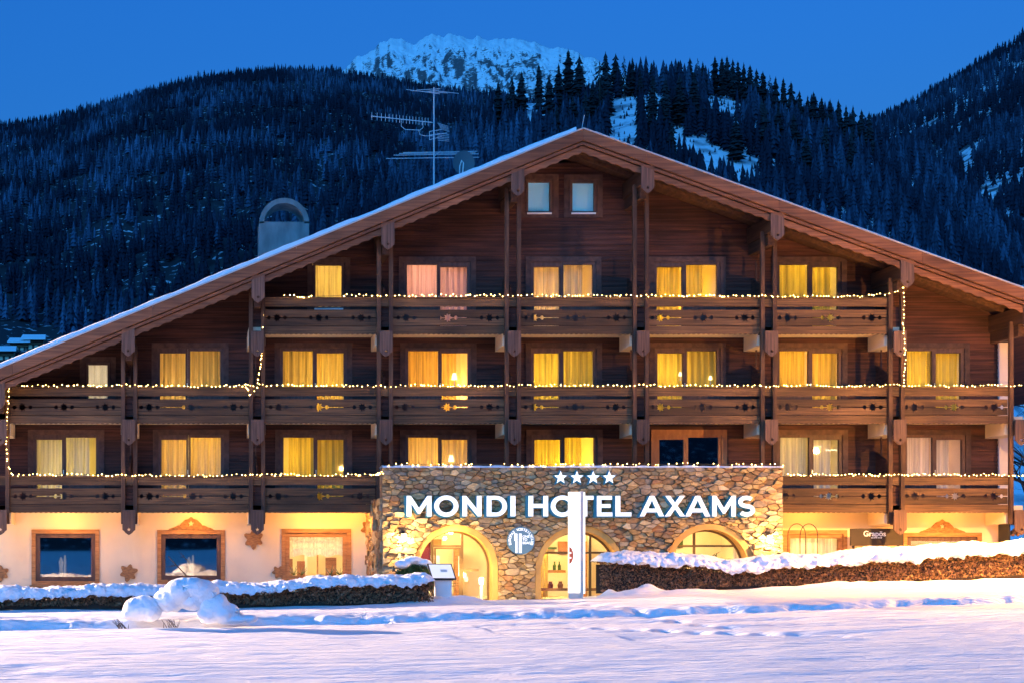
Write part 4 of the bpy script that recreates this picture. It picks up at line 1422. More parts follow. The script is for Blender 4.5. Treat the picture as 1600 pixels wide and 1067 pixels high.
# snow line on the coping
cop = [[(SX0 + (SX1 - SX0) * i / 150, YS + (-0.09, -0.07, 0.15, 0.5, 0.53)[j], SZ1 + (0.0, 0.05, 0.075, 0.06, 0)[j] * (0.6 + 0.9 * abs(mnoise.noise((i * .17, j * .3, 2))))) for i in range(151)] for j in range(5)]
tag(MB().grid(cop, flip=True).build('coping_snow', M['snow'], None, smooth=True), 'thin snow on top of the stone entrance front', 'snow')

# entrance hall behind the arches
YG = YS + 0.40
hl = MB()
hx0, hx1, hz = SX0 + 0.55, SX1 - 0.55, 2.62
hy = YS + TH + .02
hl.add([(hx0, hy, -0.05), (hx1, hy, -0.05), (hx1, 1.2, -0.05), (hx0, 1.2, -0.05), (hx0, hy, hz), (hx1, hy, hz), (hx1, 1.2, hz), (hx0, 1.2, hz)], [(0, 1, 2, 3), (4, 7, 6, 5), (2, 6, 7, 3), (0, 3, 7, 4), (1, 5, 6, 2)])
hall = hl.build('entrance_hall', M['hall'], porch)
for lx, pw in ((ARCH[0][0] - 0.3, 230), (ARCH[1][0], 200), (ARCH[2][0], 170)):
    MB().lathe((lx, -0.7, 2.28), [(0.001, -.05), (.17, -.05), (.2, 0), (.17, .06), (.03, .07), (.03, .33)], 12).build('ceiling_lamp', M['lamp_glow'], hall)
    light('hall_light', (lx, -0.7, 2.0), (1.0, 0.70, 0.27), pw, hall, 0.2)
# glazing with frames
FR = [[('v', -0.62), ('v', 0.27), ('h', 1.55, -0.62, 0.27), ('h', 0.83, 0.27, 0.8)], [('v', -0.12), ('h', 1.35, -1, 1), ('v', 0.42)], [('v', -0.3), ('h', 1.55, -1, 1)]]
for k, (cx, a, zc) in enumerate(ARCH):
    m = MB()
    ts = np.linspace(0, math.pi, 31)
    m.ring([(cx + a * math.cos(t), zc + a * math.sin(t)) for t in ts] + [(cx - a, -.1), (cx + a, -.1)], [(cx + (a - .07) * math.cos(t), zc + (a - .07) * math.sin(t)) for t in ts] + [(cx - a + .07, -.03), (cx + a - .07, -.03)], YG, YG + 0.06)
    for b in FR[k]:
        if b[0] == 'v':
            x = cx + b[1]
            m.box(x - 0.035, x + 0.035, YG + .004, YG + 0.056, -0.03, zc + math.sqrt(a * a - b[1] ** 2) - .06)
        else:
            z = b[1]
            h = math.sqrt(max(0, a * a - max(0, z - zc) ** 2)) - 0.05
            m.box(cx + max(-h, b[2]) + .036, cx + min(h, b[3]) - .036, YG + .006, YG + 0.054, z - 0.03, z + 0.03)
    gf = m.build('arched_window' if k else 'entrance_frame', M['bronze'], porch)
    g = MB(); g.prism([(cx + (a - .06) * math.cos(t), zc + (a - .06) * math.sin(t)) for t in ts] + [(cx - a + .06, -.02), (cx + a - .06, -.02)], YG + 0.062, YG + 0.066)
    g.build('pane', M['glass'], gf)
cx, a, zc = ARCH[0]
d = MB(); frame_ring(d, cx - 0.575, cx + 0.225, 0.0, 1.51, 0.055, YG - 0.03, YG - 0.002)
for zz in (0.42, 0.50, 0.34): d.box(cx - 0.52, cx + 0.17, YG - 0.02, YG - 0.005, zz, zz + 0.025)
door = d.build('entrance_door', M['bronze'], porch)
MB().tube([(cx + 0.15, YG - 0.07, 0.65), (cx + 0.15, YG - 0.07, 1.25)], 0.016, 6).build('handle', M['handle'], door)
MB().prism([(cx - a + .07, 0.3), (cx - .66, 0.3), (cx - .66, zc + math.sqrt(a * a - .66 ** 2) - .08)] + [(cx + (a - .07) * math.cos(t), zc + (a - .07) * math.sin(t)) for t in np.linspace(2.25, math.pi, 8)], YG + 0.07, YG + 0.09).build('red_panel', M['red'], porch)
# simple furnishing seen through the glass
for (x, w, z0, z1, mt) in ((ARCH[0][0] - .25, .42, 0, 1.25, 'white'), (ARCH[0][0] + .55, .22, 0, 1.5, 'honey'), (ARCH[1][0] + .75, .3, 0, 1.7, 'honey'), (ARCH[2][0] - .35, .10, 0, 1.75, 'orange_frame')):
    MB().box(x - w / 2, x + w / 2, 0.3, 0.6, z0 - .04, z1).build('cupboard', M[mt], hall)
MB().box(ARCH[1][0] - .75, ARCH[1][0] + .1, -0.2, 0.3, 0.72, 0.80).build('counter', M['honey'], hall)
MB().box(ARCH[1][0] - .75, ARCH[1][0] + .1, 0.9, 1.0, 1.45, 1.52).build('shelf', M['green'], hall)
for k in (1, 2):
    cx, a, zc = ARCH[k]
    curtain_mesh(cx - a - .1, cx - a + .38, 0, 2.1, YG + 0.25, 700 + k).build('curtain', CUR['o'], hall, smooth=True)
    curtain_mesh(cx + a - .2, cx + a + .1, 0, 2.1, YG + 0.25, 710 + k).build('curtain', CUR['w'], hall, smooth=True)
for k in range(3):
    c = (ARCH[1][0] - 0.7 + .3 * k, YG + 0.3, 0.28 + .0)
    MB().lathe(c, [(.001, 0), (.07, 0), (.09, .1), (.05, .16), (.06, .2), (.001, .2)], 8).build('vase', M['red' if k % 2 == 0 else 'orange_frame'], hall)
MB().box(ARCH[1][0] - 1.0, ARCH[1][0] + 1.0, YG + .12, YG + 0.5, 0.20, 0.28).build('window_ledge', M['honey'], hall)
for k in range(14):
    an = rnd.uniform(0.3, 2.8); L = rnd.uniform(.35, .7)
    b0 = (ARCH[2][0] + .45, YG + .35, 0.75)
    MB().tube([b0, (b0[0] + .5 * L * math.cos(an), b0[1] + rnd.uniform(-.1, .1), b0[2] + L * math.sin(an) * .9), (b0[0] + L * math.cos(an), b0[1] + rnd.uniform(-.15, .15), b0[2] + L * math.sin(an))], 0.03, 4, r1=0.004).build('palm_leaf', M['green'], hall)

for (x, z, w_, h_, mt) in ((ARCH[0][0] + .0, 1.55, .30, .22, 'honey'), (ARCH[0][0] + .62, 1.1, .22, .3, 'pylon_side'), (ARCH[1][0] - .55, 1.55, .35, .3, 'dark_metal'), (ARCH[1][0] + .35, 1.3, .3, .4, 'orange_frame'), (ARCH[2][0] + .1, 1.5, .5, .35, 'green'), (ARCH[2][0] - .6, 1.45, .25, .4, 'honey')):
    MB().box(x - w_ / 2, x + w_ / 2, 1.10, 1.16, z, z + h_).build('picture', M[mt], hall)
for x, z in ((ARCH[1][0] - .5, .80), (ARCH[1][0] - .2, .80), (ARCH[1][0] - .05, .80), (ARCH[2][0] - .2, .9)):
    MB().lathe((x, 0.0, z), [(.001, 0), (.05, 0), (.05, .14), (.02, .2), (.02, .27), (.001, .27)], 8).build('bottle', M['green'], hall)
for k in range(5):
    MB().box(hx0 + .02, hx1 - .02, -1.2 + .5 * k, -1.1 + .5 * k, hz - .12, hz - .003).build('ceiling_beam', M['honey'], hall)

# ================================================================== lettering and signs
def letter_polys(ch):
    """list of ('p', polygon) or ('r', outer, inner); cap height 1; returns width"""
    A = np.linspace
    if ch == 'M': return 1.15, [('p', [(0, 0), (0, 1), (.2, 1), (.575, .40), (.95, 1), (1.15, 1), (1.15, 0), (.93, 0), (.93, .60), (.63, .13), (.52, .13), (.22, .62), (.22, 0)])]
    if ch == 'N': return .92, [('p', [(0, 0), (0, 1), (.19, 1), (.69, .38), (.69, 1), (.92, 1), (.92, 0), (.73, 0), (.23, .62), (.23, 0)])]
    if ch == 'I': return .23, [('p', [(0, 0), (0, 1), (.23, 1), (.23, 0)])]
    if ch == 'H': return .92, [('p', [(0, 0), (0, 1), (.23, 1), (.23, .61), (.69, .61), (.69, 1), (.92, 1), (.92, 0), (.69, 0), (.69, .41), (.23, .41), (.23, 0)])]
    if ch == 'T': return .87, [('p', [(.32, 0), (.32, .81), (0, .81), (0, 1), (.87, 1), (.87, .81), (.55, .81), (.55, 0)])]
    if ch == 'E': return .77, [('p', [(0, 0), (0, 1), (.76, 1), (.76, .81), (.23, .81), (.23, .6), (.69, .6), (.69, .42), (.23, .42), (.23, .19), (.78, .19), (.78, 0)])]
    if ch == 'L': return .75, [('p', [(0, 0), (0, 1), (.23, 1), (.23, .19), (.75, .19), (.75, 0)])]
    if ch == 'X': return 1.06, [('p', [(0, 0), (.4, .51), (.02, 1), (.28, 1), (.53, .67), (.78, 1), (1.04, 1), (.66, .51), (1.06, 0), (.79, 0), (.53, .35), (.27, 0)])]
    if ch == 'A': return 1.14, [('p', [(0, 0), (.46, 1), (.68, 1), (1.14, 0), (.90, 0), (.57, .78), (.23, 0)]), ('p', [(.317, .2), (.815, .2), (.739, .38), (.396, .38)])]
    if ch == 'O':
        t = A(0, 2 * math.pi, 40, endpoint=False)
        return 1.12, [('r', [(.56 + .56 * math.cos(a), .5 + .52 * math.sin(a)) for a in t], [(.56 + .335 * math.cos(a), .5 + .315 * math.sin(a)) for a in t])]
    if ch == 'D':
        t = A(math.pi / 2, -math.pi / 2, 18)
        return .98, [('r', [(0, 0), (0, 1)] + [(.46 + .52 * math.cos(a), .5 + .5 * math.sin(a)) for a in t], [(.23, .19), (.23, .81)] + [(.45 + .30 * math.cos(a), .5 + .31 * math.sin(a)) for a in t])]
    if ch == 'S':
        C = [(.41 + .29 * math.cos(a), .705 + .2 * math.sin(a)) for a in A(R(38), R(265), 18)] + [(.41 + .30 * math.cos(a), .295 + .2 * math.sin(a)) for a in A(R(85), R(-148), 18)]
        o = []; i = []
        for k in range(len(C)):
            p, q = C[max(0, k - 1)], C[min(len(C) - 1, k + 1)]
            dx, dz = q[0] - p[0], q[1] - p[1]; l = math.hypot(dx, dz)
            o.append((C[k][0] - dz / l * .1, C[k][1] + dx / l * .1)); i.append((C[k][0] + dz / l * .1, C[k][1] - dx / l * .1))
        return .84, [('p', o + i[::-1])]


YLT = YS - 0.20
sign = thing('hotel_sign', (PX(907, YLT), YLT, PZ(806, YLT)), 'white illuminated letters reading MONDI HOTEL AXAMS on stone wall', 'sign')
LET = [('M', 635, 674), ('O', 678, 716), ('N', 722, 752), ('D', 760, 792), ('I', 797, 805), ('H', 825, 856), ('O', 860, 897), ('T', 900, 927), ('E', 932, 956), ('L', 961, 986), ('A', 999, 1037), ('X', 1036, 1071), ('A', 1070, 1109), ('M', 1112, 1149), ('S', 1152, 1180)]
lz0, lz1 = PZ(806, YLT), PZ(774, YLT)
for ch, a, b in LET:
    w, ps = letter_polys(ch)
    x0, x1 = PX(a, YLT), PX(b, YLT)
    if ch == 'X': x0 += .04; x1 -= .02
    sx = (x1 - x0) / w; sz = lz1 - lz0
    m = MB()
    tr = lambda P: [(x0 + p[0] * sx, lz0 + p[1] * sz) for p in P]
    for s in ps:
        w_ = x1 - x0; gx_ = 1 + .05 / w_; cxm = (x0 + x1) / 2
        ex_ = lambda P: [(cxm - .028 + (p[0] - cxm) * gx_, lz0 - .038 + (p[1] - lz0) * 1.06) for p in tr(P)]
        if s[0] == 'p': m.prism(ex_(s[1]), YLT + .02, YLT + .16, 1, 1)  # enlarged teal copy set down-left, shaped as a shadow-like outline
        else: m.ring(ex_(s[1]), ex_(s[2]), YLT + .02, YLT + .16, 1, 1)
        if s[0] == 'p': m.prism(tr(s[1]), YLT - .04, YLT + 0.018, 0, 1)
        else: m.ring(tr(s[1]), tr(s[2]), YLT - .04, YLT + 0.018, 0, 1)
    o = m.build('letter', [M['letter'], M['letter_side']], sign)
stars = thing('star_sign', (PX(914, YLT), YLT, PZ(755, YLT)), 'row of four white lit stars above the hotel name', 'sign')
for u in (876, 901.5, 927, 952):
    x, z = PX(u, YLT), PZ(745.5, YLT)
    sm_ = MB().prism(star_pts(x, z, 0.20, 5, 0.42), YLT, YLT + 0.04, 0, 1); sm_.prism(star_pts(x - .015, z - .015, 0.25, 5, 0.46), YLT + .043, YLT + .12, 1, 1); sm_.build('star', [M['star'], M['letter_side']], stars)  # larger teal star set down-left behind, shaped as the same shadow-like outline


def text_poly(txt, size, name, mat, loc, parent, rot=0.0, align='CENTER', depth=0.004):
    c = bpy.data.curves.new(name, 'FONT'); c.body = txt; c.size = size; c.align_x = align; c.extrude = depth; c.offset = size * 0.012
    o = bpy.data.objects.new(name, c); COL.objects.link(o)
    bpy.context.view_layer.update()
    me = bpy.data.meshes.new_from_object(o.evaluated_get(bpy.context.evaluated_depsgraph_get()))
    bpy.data.objects.remove(o)
    me.materials.clear(); me.materials.append(mat)
    me.transform(Matrix.Translation((0, 0, 0)) @ Matrix.Rotation(rot, 4, 'Y') @ Matrix.Rotation(R(90), 4, 'X'))
    k = bpy.data.objects.new(name, me)
    return place(k, loc, parent)


# round sign
YD = YS - 0.16
dcx, dcz, dr_ = PX(814, YD), PZ(844, YD), 0.41
rs_ = thing('round_sign', (dcx, YD, dcz - dr_), 'round blue lit sign with white cutlery emblem between two arches', 'sign')
cirp = [(dcx + dr_ * math.cos(t), dcz + dr_ * math.sin(t)) for t in np.linspace(0, 2 * math.pi, 48, endpoint=False)]
MB().prism(cirp, YD, YD + 0.07, 0, 1).build('disc', [M['sign_disc'], M['letter_side']], rs_)
arc = 'EUROPAS VORTEILSCLUB'
for k, chh in enumerate(arc):
    if chh == ' ': continue
    th = R(198 - 216 * k / (len(arc) - 1))
    text_poly(chh, 0.105, 'letter', M['sign_white'], (dcx + 0.30 * math.cos(th), YD - 0.006, dcz + 0.30 * math.sin(th)), rs_, rot=(math.pi / 2 - th))
for x0, x1, z0, z1 in ((-.20, -.11, .0, .21), (-.165, -.11, -.36, -.002), (-.06, .02, -.36, .21)):
    MB().box(dcx + x0, dcx + x1, YD - 0.012, YD - 0.003, dcz + z0, dcz + z1).build('cutlery_mark', M['sign_white'], rs_)
for tx, zz in (('ONE', .09), ('TO', .0), ('BEACH', -.10)):
    text_poly(tx, 0.10, 'text', M['sign_white'], (dcx + .045, YD - 0.006, dcz + zz), rs_, align='LEFT')

# lit pylon by the path
YP = -4.2
p0, p1 = PX(889, YP), PX(906.5, YP); pzt = PZ(768, YP)
pyl = thing('pylon_sign', ((p0 + p1) / 2, YP, 0.05), 'tall slim glowing white pylon sign before the entrance', 'sign')
MB().box(p0, p1, YP, YP + 0.10, 0.22, pzt).build('light_panel', M['pylon'], pyl)
MB().box(p1 + .002, p1 + 0.085, YP - 0.02, YP + 0.14, -0.2, pzt + .02).build('post', M['pylon_side'], pyl)
MB().box(p1 + .088, p1 + 0.14, YP, YP + 0.10, 0.2, pzt - .01).build('edge_light', M['pylon'], pyl)
MB().box(p0, p1, YP + .01, YP + 0.09, -0.2, 0.218).build('base', M['pylon_side'], pyl)
hx, hz_ = p0 + 0.005, PZ(867, YP)
MB().prism([(hx, hz_ - .24)] + [(hx + .115 * math.cos(t), hz_ + .24 * math.sin(t)) for t in np.linspace(-math.pi / 2, math.pi / 2, 14)] + [(hx, hz_ + .24)], YP - 0.012, YP - 0.003).build('red_mark', M['pylon_red'], pyl)
for dz in (-.07, .07):
    MB().box(hx + .012, hx + 0.055, YP - 0.018, YP - 0.0125, hz_ + dz - .022, hz_ + dz + .022).build('mark', M['pylon'], pyl)

# dark board on the right, with white lettering
YB = 0.55
b0, b1 = PX(1329, YB), PX(1412, YB)
gb = thing('signboard', ((b0 + b1) / 2, YB, 0.8), 'dark brown board reading Grapos under the right balcony', 'sign')
MB().box(b0, b1, YB, YB + 0.06, PZ(852, YB), PZ(825, YB)).build('board', M['signboard'], gb)
text_poly('Grapös', 0.24, 'lettering', M['white'], (PX(1366.5, YB), YB - 0.006, PZ(837, YB)), gb)
for k in range(5):
    MB().box(PX(1361 + k * 3.6, YB), PX(1363.6 + k * 3.6, YB), YB - 0.010, YB - 0.003, PZ(840.2, YB), PZ(838.8, YB)).build('small_mark', M['white'], gb)
MB().box(b0 + .1, b0 + .16, YB + .062, YB + .12, 0, PZ(830, YB)).build('post', M['dark_metal'], gb)
MB().box(b1 - .16, b1 - .1, YB + .062, YB + .12, 0, PZ(830, YB)).build('post', M['dark_metal'], gb)

# menu stand
YM = -7.0
mx0, mx1 = PX(668, YM), PX(712, YM)
mz0, mz1 = PZ(904, YM), PZ(880, YM)
gz = float(field_z(np.array([PX(690, YM)]), np.array([YM]))[0])
ms = thing('menu_stand', (PX(692, YM), YM, gz), 'white menu lectern with tilted framed panel beside the left hedge', 'menu stand')
w = mx1 - mx0
sk = 0.10
dy = 0.16
def mquad(m, a0, a1, v0, v1, lift):
    P = []
    for (u, v) in ((a0, v0), (a1, v0), (a1, v1), (a0, v1)):
        P.append((mx0 + sk + (w - sk) * u - sk * v, YM - 0.10 + dy * v - lift * .8, mz0 + (mz1 - mz0) * v + lift * .6))
    Q = [(x, y + 0.04, z - 0.03) for x, y, z in P]
    m.add(P + Q, [(0, 1, 2, 3), (4, 7, 6, 5), (0, 4, 5, 1), (1, 5, 6, 2), (2, 6, 7, 3), (3, 7, 4, 0)])
m = MB(); mquad(m, 0, 1, 0, 1, 0.0); m.build('panel_frame', M['dark_metal'], ms)
m = MB(); mquad(m, 0.05, 0.95, 0.07, 0.93, 0.012); m.build('menu_panel', M['paper'], ms)
m = MB(); mquad(m, 0.45, 0.72, 0.45, 0.60, 0.016); m.build('print_mark', M['pylon_side'], ms)
MB().box(PX(680, YM), PX(706, YM), YM + 0.02, YM + 0.16, gz - 0.1, mz0 - 0.005).build('stand_post', M['white'], ms)

# ================================================================== hedges with snow
def hedge(name, x0, x1, yc, half, top_fn, base_fn, n, label, seed):
    r = np.random.RandomState(seed)
    t = thing(name, ((x0 + x1) / 2, yc, float(base_fn((x0 + x1) / 2))), label, 'hedge')
    # woody core
    P = []
    m = MB()
    N = 40
    xs = np.linspace(x0 + .12, x1 - .12, N)
    for j, (oy, fz) in enumerate(((-half + .13, 0), (-half + .13, 1), (half - .13, 1), (half - .13, 0))):
        P.append([(x, yc + oy, float(base_fn(x)) - .1 if fz == 0 else float(top_fn(x)) - .1) for x in xs])
    m.grid(P)
    m.build('branches', M['twig'], t)
    # leaves spread over front, top and back
    X = r.uniform(x0, x1, n)
    side = r.rand(n)
    yy = np.where(side < 0.72, yc - half + 0.07 * (fbm(X * 2.2, X * 0 + 1, seed, 3) - .5) * 3 + r.normal(0.05, 0.075, n), yc + r.uniform(-half, half, n))
    zb = np.array([base_fn(x) for x in X]); zt = np.array([top_fn(x) for x in X])
    u = np.where(side < 0.72, r.rand(n), 1 - np.abs(r.normal(0, .04, n)))
    Z = zb + (zt - zb) * u + 0.12 * (fbm(X * 2.4, yy * 3, seed) - .5)
    s = r.uniform(0.022, 0.05, n)
    a = r.normal(0, 1, (n, 3)); a /= np.linalg.norm(a, axis=1)[:, None]
    b = r.normal(0, 1, (n, 3)); b -= (a * b).sum(1)[:, None] * a; b /= np.linalg.norm(b, axis=1)[:, None]
    C = np.stack([X, yy, Z], 1)
    a *= s[:, None]; b *= (s * .6)[:, None]
    V = np.stack([C - a, C - b, C + a, C + b], 1).reshape(-1, 3)
    F = np.arange(4 * n).reshape(n, 4)
    me = bpy.data.meshes.new('leaves'); fast_mesh(me, V - np.array(wloc(t)), F); me.materials.append(M['hedge'])
    o = place(bpy.data.objects.new('leaves', me), wloc(t), t)
    tag(o, kind='stuff')
    return t


def snow_cap(x0, x1, yc, half, top_fn, thick, label, seed, droop=0.12, clods=0.05):
    n = int((x1 - x0) / 0.05)
    prof = [(-1.0, -1.0), (-1.13, -0.5), (-1.10, 0.15), (-0.95, 0.62), (-0.7, 0.9), (-0.3, 1.0), (0.1, 1.0), (0.5, 0.9), (0.9, 0.5), (1.05, 0.0), (0.9, -0.6)]
    # refine the section
    pp = []
    for a, b in zip(prof[:-1], prof[1:]):
        for k in range(4): pp.append((a[0] + (b[0] - a[0]) * k / 4, a[1] + (b[1] - a[1]) * k / 4))
    pp.append(prof[-1])
    P = []
    for (py, pz) in pp:
        row = []
        for i in range(n + 1):
            x = x0 + (x1 - x0) * i / n
            e = min(1, (x - x0) / 0.35, (x1 - x) / 0.35); e = max(0.0, e) ** 0.5
            dr = droop * (0.5 + 1.3 * mnoise.noise((x * 0.75 + seed, 1.3, 0)) + 0.7 * mnoise.noise((x * 2.3, seed, 4)))
            lump = 1 + 0.30 * mnoise.noise((x * .8, 3.1, seed)) + 0.22 * mnoise.noise((x * 2.1, py * 1.5, seed))
            z = top_fn(x) + (pz * thick * lump if pz > 0 else pz * max(0.03, dr)) * e
            y = yc + py * half * (0.75 + .25 * e)
            q = Vector((x * 3.2, y * 3.2, z * 3.2 + seed))
            k = clods * (0.8 * mnoise.noise(q) + 0.75 * mnoise.noise(q * 2.6) + 0.55 * mnoise.noise(q * 5.5))
            if py < -0.2 and pz < 0.8: k *= 1.7
            row.append((x, y - abs(k) * (1 if py < 0 else -.3), z + k * 0.7 * e))
        P.append(row)
    m = MB().grid(P, flip=True)
    o = m.build('hedge_snow', M['snow'], None, smooth=True)
    return tag(o, label, 'snow')


YHL, YHR = -7.2, -3.9
bL = lambda x: float(np.interp(x, [-12, 10], [PZ(951, YHL - .4), PZ(938, YHL - .4)]))
tL = lambda x: float(np.interp(x, [-12, PX(0, YHL), PX(370, YHL), PX(480, YHL), PX(670, YHL)], [PZ(932, YHL), PZ(930, YHL), PZ(925, YHL), PZ(916, YHL), PZ(907, YHL)])) + 0.03 * math.sin(x * 2.1)
hedge('clipped_hedge', -11, PX(674, YHL), YHL, 0.42, tL, bL, 20000, 'low clipped brown hedge along the left of the path', 3)
snow_cap(-11.2, PX(676, YHL), YHL, 0.52, tL, 0.24, 'lumpy snow lying along the low left hedge', 4.0, 0.09, 0.075)
bR = lambda x: float(np.interp(x, [10, PX(932, YHR), PX(1600, YHR), 35], [PZ(926, YHR), PZ(922, YHR), PZ(896, YHR), PZ(880, YHR)]))
tR = lambda x: float(np.interp(x, [10, PX(932, YHR), PX(1050, YHR), PX(1130, YHR), PX(1180, YHR), PX(1260, YHR), PX(1330, YHR), PX(1380, YHR), PX(1600, YHR), 35],
                               [PZ(878, YHR), PZ(876, YHR), PZ(880, YHR), PZ(890, YHR), PZ(886, YHR), PZ(882, YHR), PZ(876, YHR), PZ(872, YHR), PZ(860, YHR), PZ(850, YHR)])) + 0.02 * math.sin(x * 2.7)
hedge('clipped_hedge', PX(931, YHR), 30, YHR, 0.55, tR, bR, 26000, 'taller brown hedge running up the slope right of the pylon', 5)
snow_cap(PX(930, YHR), 30.2, YHR, 0.70, tR, 0.30, 'thick overhanging snow on the taller right hedge', 9.0, 0.09, 0.08)

# evergreen shrub by the door
YE = -3.3
ex, ez = PX(648, YE), 0.0
sh = thing('shrub', (ex, YE, 0), 'snow topped evergreen shrub left of the entrance door', 'shrub')
V = []; F = []
r9 = random.Random(9)
m = MB()
for k in range(5200):
    th = r9.uniform(0, 6.283); ph = math.acos(r9.uniform(-0.2, 1))
    rr = r9.uniform(.72, 1.0) + 0.12 * mnoise.noise((th * 2, ph * 3, 1))
    c = Vector((ex + .60 * rr * math.sin(ph) * math.cos(th), YE + .5 * rr * math.sin(ph) * math.sin(th), 0.42 + .72 * rr * math.cos(ph)))
    a = Vector((r9.gauss(0, 1), r9.gauss(0, 1), r9.gauss(0, 1) + .6)).normalized() * r9.uniform(.03, .06)
    b = a.cross(Vector((r9.gauss(0, 1), r9.gauss(0, 1), r9.gauss(0, 1)))).normalized() * .016
    m.add([c - a, c - b, c + a, c + b], [(0, 1, 2, 3)])
tag(m.build('foliage', M['green'], sh), kind='stuff')
for k in range(4): MB().tube([(ex + .1 * (k - 1.5), YE, -.1), (ex + .22 * (k - 1.5), YE + .05, .7)], .02, 5, r1=.008).build('stem', M['bark'], sh)


def snow_blob(name, balls, label, cat, voxel=0.035, parent=None, disp=0.05, seed=0):
    bm = bmesh.new()
    for (x, y, z, a, b, c) in balls:
        res = bmesh.ops.create_icosphere(bm, subdivisions=4, radius=1.0)
        for v in res['verts']:
            v.co = Vector((x + v.co.x * a, y + v.co.y * b, z + v.co.z * c))
    me = bpy.data.meshes.new(name); bm.to_mesh(me); bm.free()
    o = bpy.data.objects.new(name, me); COL.objects.link(o)
    md = o.modifiers.new('r', 'REMESH'); md.mode = 'VOXEL'; md.voxel_size = voxel
    sm = o.modifiers.new('s', 'SMOOTH'); sm.factor = 0.7; sm.iterations = 9
    bpy.context.view_layer.update()
    m2 = bpy.data.meshes.new_from_object(o.evaluated_get(bpy.context.evaluated_depsgraph_get()))
    bpy.data.objects.remove(o)
    n = len(m2.vertices)
    for v in m2.vertices:
        k = disp * (1.5 * mnoise.noise(v.co * 1.5 + Vector((seed, 0, 0))) + .8 * mnoise.noise(v.co * 3.7) + .3 * mnoise.noise(v.co * 9))
        v.co += v.normal * k
    m2.polygons.foreach_set('use_smooth', [True] * len(m2.polygons))
    m2.materials.clear(); m2.materials.append(M['mound'])
    xs_ = [b[0] for b in balls]
    org = Vector((sum(xs_) / len(xs_), balls[0][1], min(b[2] - b[5] for b in balls)))
    m2.transform(Matrix.Translation(-org))
    k = bpy.data.objects.new(name, m2)
    place(k, org, parent)
    return tag(k, label, cat) if label else k


M['mound'] = surf('mound_snow', (0.84, 0.86, 0.89), None, rough=0.75, bump=0.7, bscale=(13, 13, 13), spec=0.2, dist=0.05)
snow_blob('shrub_snow', [(ex + dx, YE - .05, 1.06 + dz, a, .3, .12) for dx, dz, a in ((-.34, -.04, .24), (-.05, .08, .26), (.25, .0, .26), (.42, -.12, .16))], 'snow pillow on top of the evergreen shrub', 'snow', 0.03, disp=.04, seed=3)
# snow laden bush in the field
YU = -13.2
g0 = float(field_z(np.array([0.0]), np.array([YU]))[0])
B = lambda px_, py_: (PX(px_, YU), PZ(py_, YU))
balls = []
for (u, v, a, b, c) in ((216, 952, .34, .34, .26), (234, 953, .26, .34, .27), (203, 960, .20, .28, .12), (225, 944, .22, .28, .20),
                        (262, 936, .30, .40, .26), (280, 925, .34, .44, .30), (302, 919, .33, .42, .28), (318, 927, .34, .40, .30), (268, 947, .24, .32, .15), (300, 938, .34, .36, .22), (288, 914, .24, .3, .20),
                        (336, 946, .34, .42, .30), (350, 955, .38, .42, .22), (370, 966, .48, .38, .12), (328, 958, .30, .36, .20), (322, 938, .26, .36, .24)):
    x, z = B(u, v)
    balls.append((x, YU, z, a, b, c))
bush = thing('snow_laden_bush', (PX(280, YU), YU, g0), 'low bush bent under thick rounded pillows of blue shaded snow', 'bush')
for i0, i1, sd in ((0, 4, 5), (4, 11, 8), (11, 16, 11)):
    snow_blob('snow_load', balls[i0:i1], None, None, 0.03, bush, 0.06, sd)
for k in range(26):
    tw = MB()
    u = rnd.choice([rnd.uniform(186, 200), rnd.uniform(250, 290)])
    x = PX(u, YU); y = YU + rnd.uniform(-.05, .2)
    L = rnd.uniform(.10, .24)
    dx = rnd.uniform(-.30, .05) if u < 220 else rnd.uniform(-.25, .25)
    tw.tube([(x, y, g0 - .03), (x + dx * .5, y - .05, g0 + L * .5), (x + dx, y - .1, g0 + L)], 0.010, 4, r1=.004)
    tw.build('twig', M['twig'], bush)
br = MB()
x, z = B(288, 912)
br.tube([(x + .18, YU + .1, z - .2), (x + .02, YU + .1, z + .22), (x - .18, YU + .08, z + .42), (x - .36, YU + .05, z + .62)], 0.022, 5, r1=.008)
br.tube([(x - .18, YU + .08, z + .42), (x - .34, YU + .1, z + .38)], .012, 4, r1=.006)
br.tube([(x - .3, YU, z - .02), (x - .36, YU, z + .12)], .012, 4)
br.build('branch', M['twig'], bush)

# ================================================================== ornaments on the plaster wall
def wall_flower(u, v, r, rot, label):
    x, z = PX(u, YW), PZ(v, YW)
    pts = []
    for k in range(36):
        a = rot + 2 * math.pi * k / 36
        rr = r * (0.82 + 0.18 * math.cos(6 * (a - rot)) + 0.05 * math.sin(3 * a + rot))
        pts.append((x + rr * math.cos(a), z + rr * math.sin(a) * 0.98))
    o = MB().prism(pts, YW - 0.09, YW - 0.036).build('wooden_flower', M['ornament'])
    return tag(o, label, 'ornament')


wall_flower(201, 894, 0.30, 0.3, 'carved wooden flower low on the wall between the dark windows')
wall_flower(396, 842, 0.33, 0.55, 'carved wooden flower hanging high beside the lit restaurant window')
wall_flower(1, 895, 0.28, 0.5, 'carved wooden flower at the far left wall end')
wall_flower(435, 893, 0.22, 0.1, 'small carved flower half hidden behind the lit window trim')
wall_flower(577, 826, 0.30, 0.2, 'carved wooden flower tucked beside the stone flank')

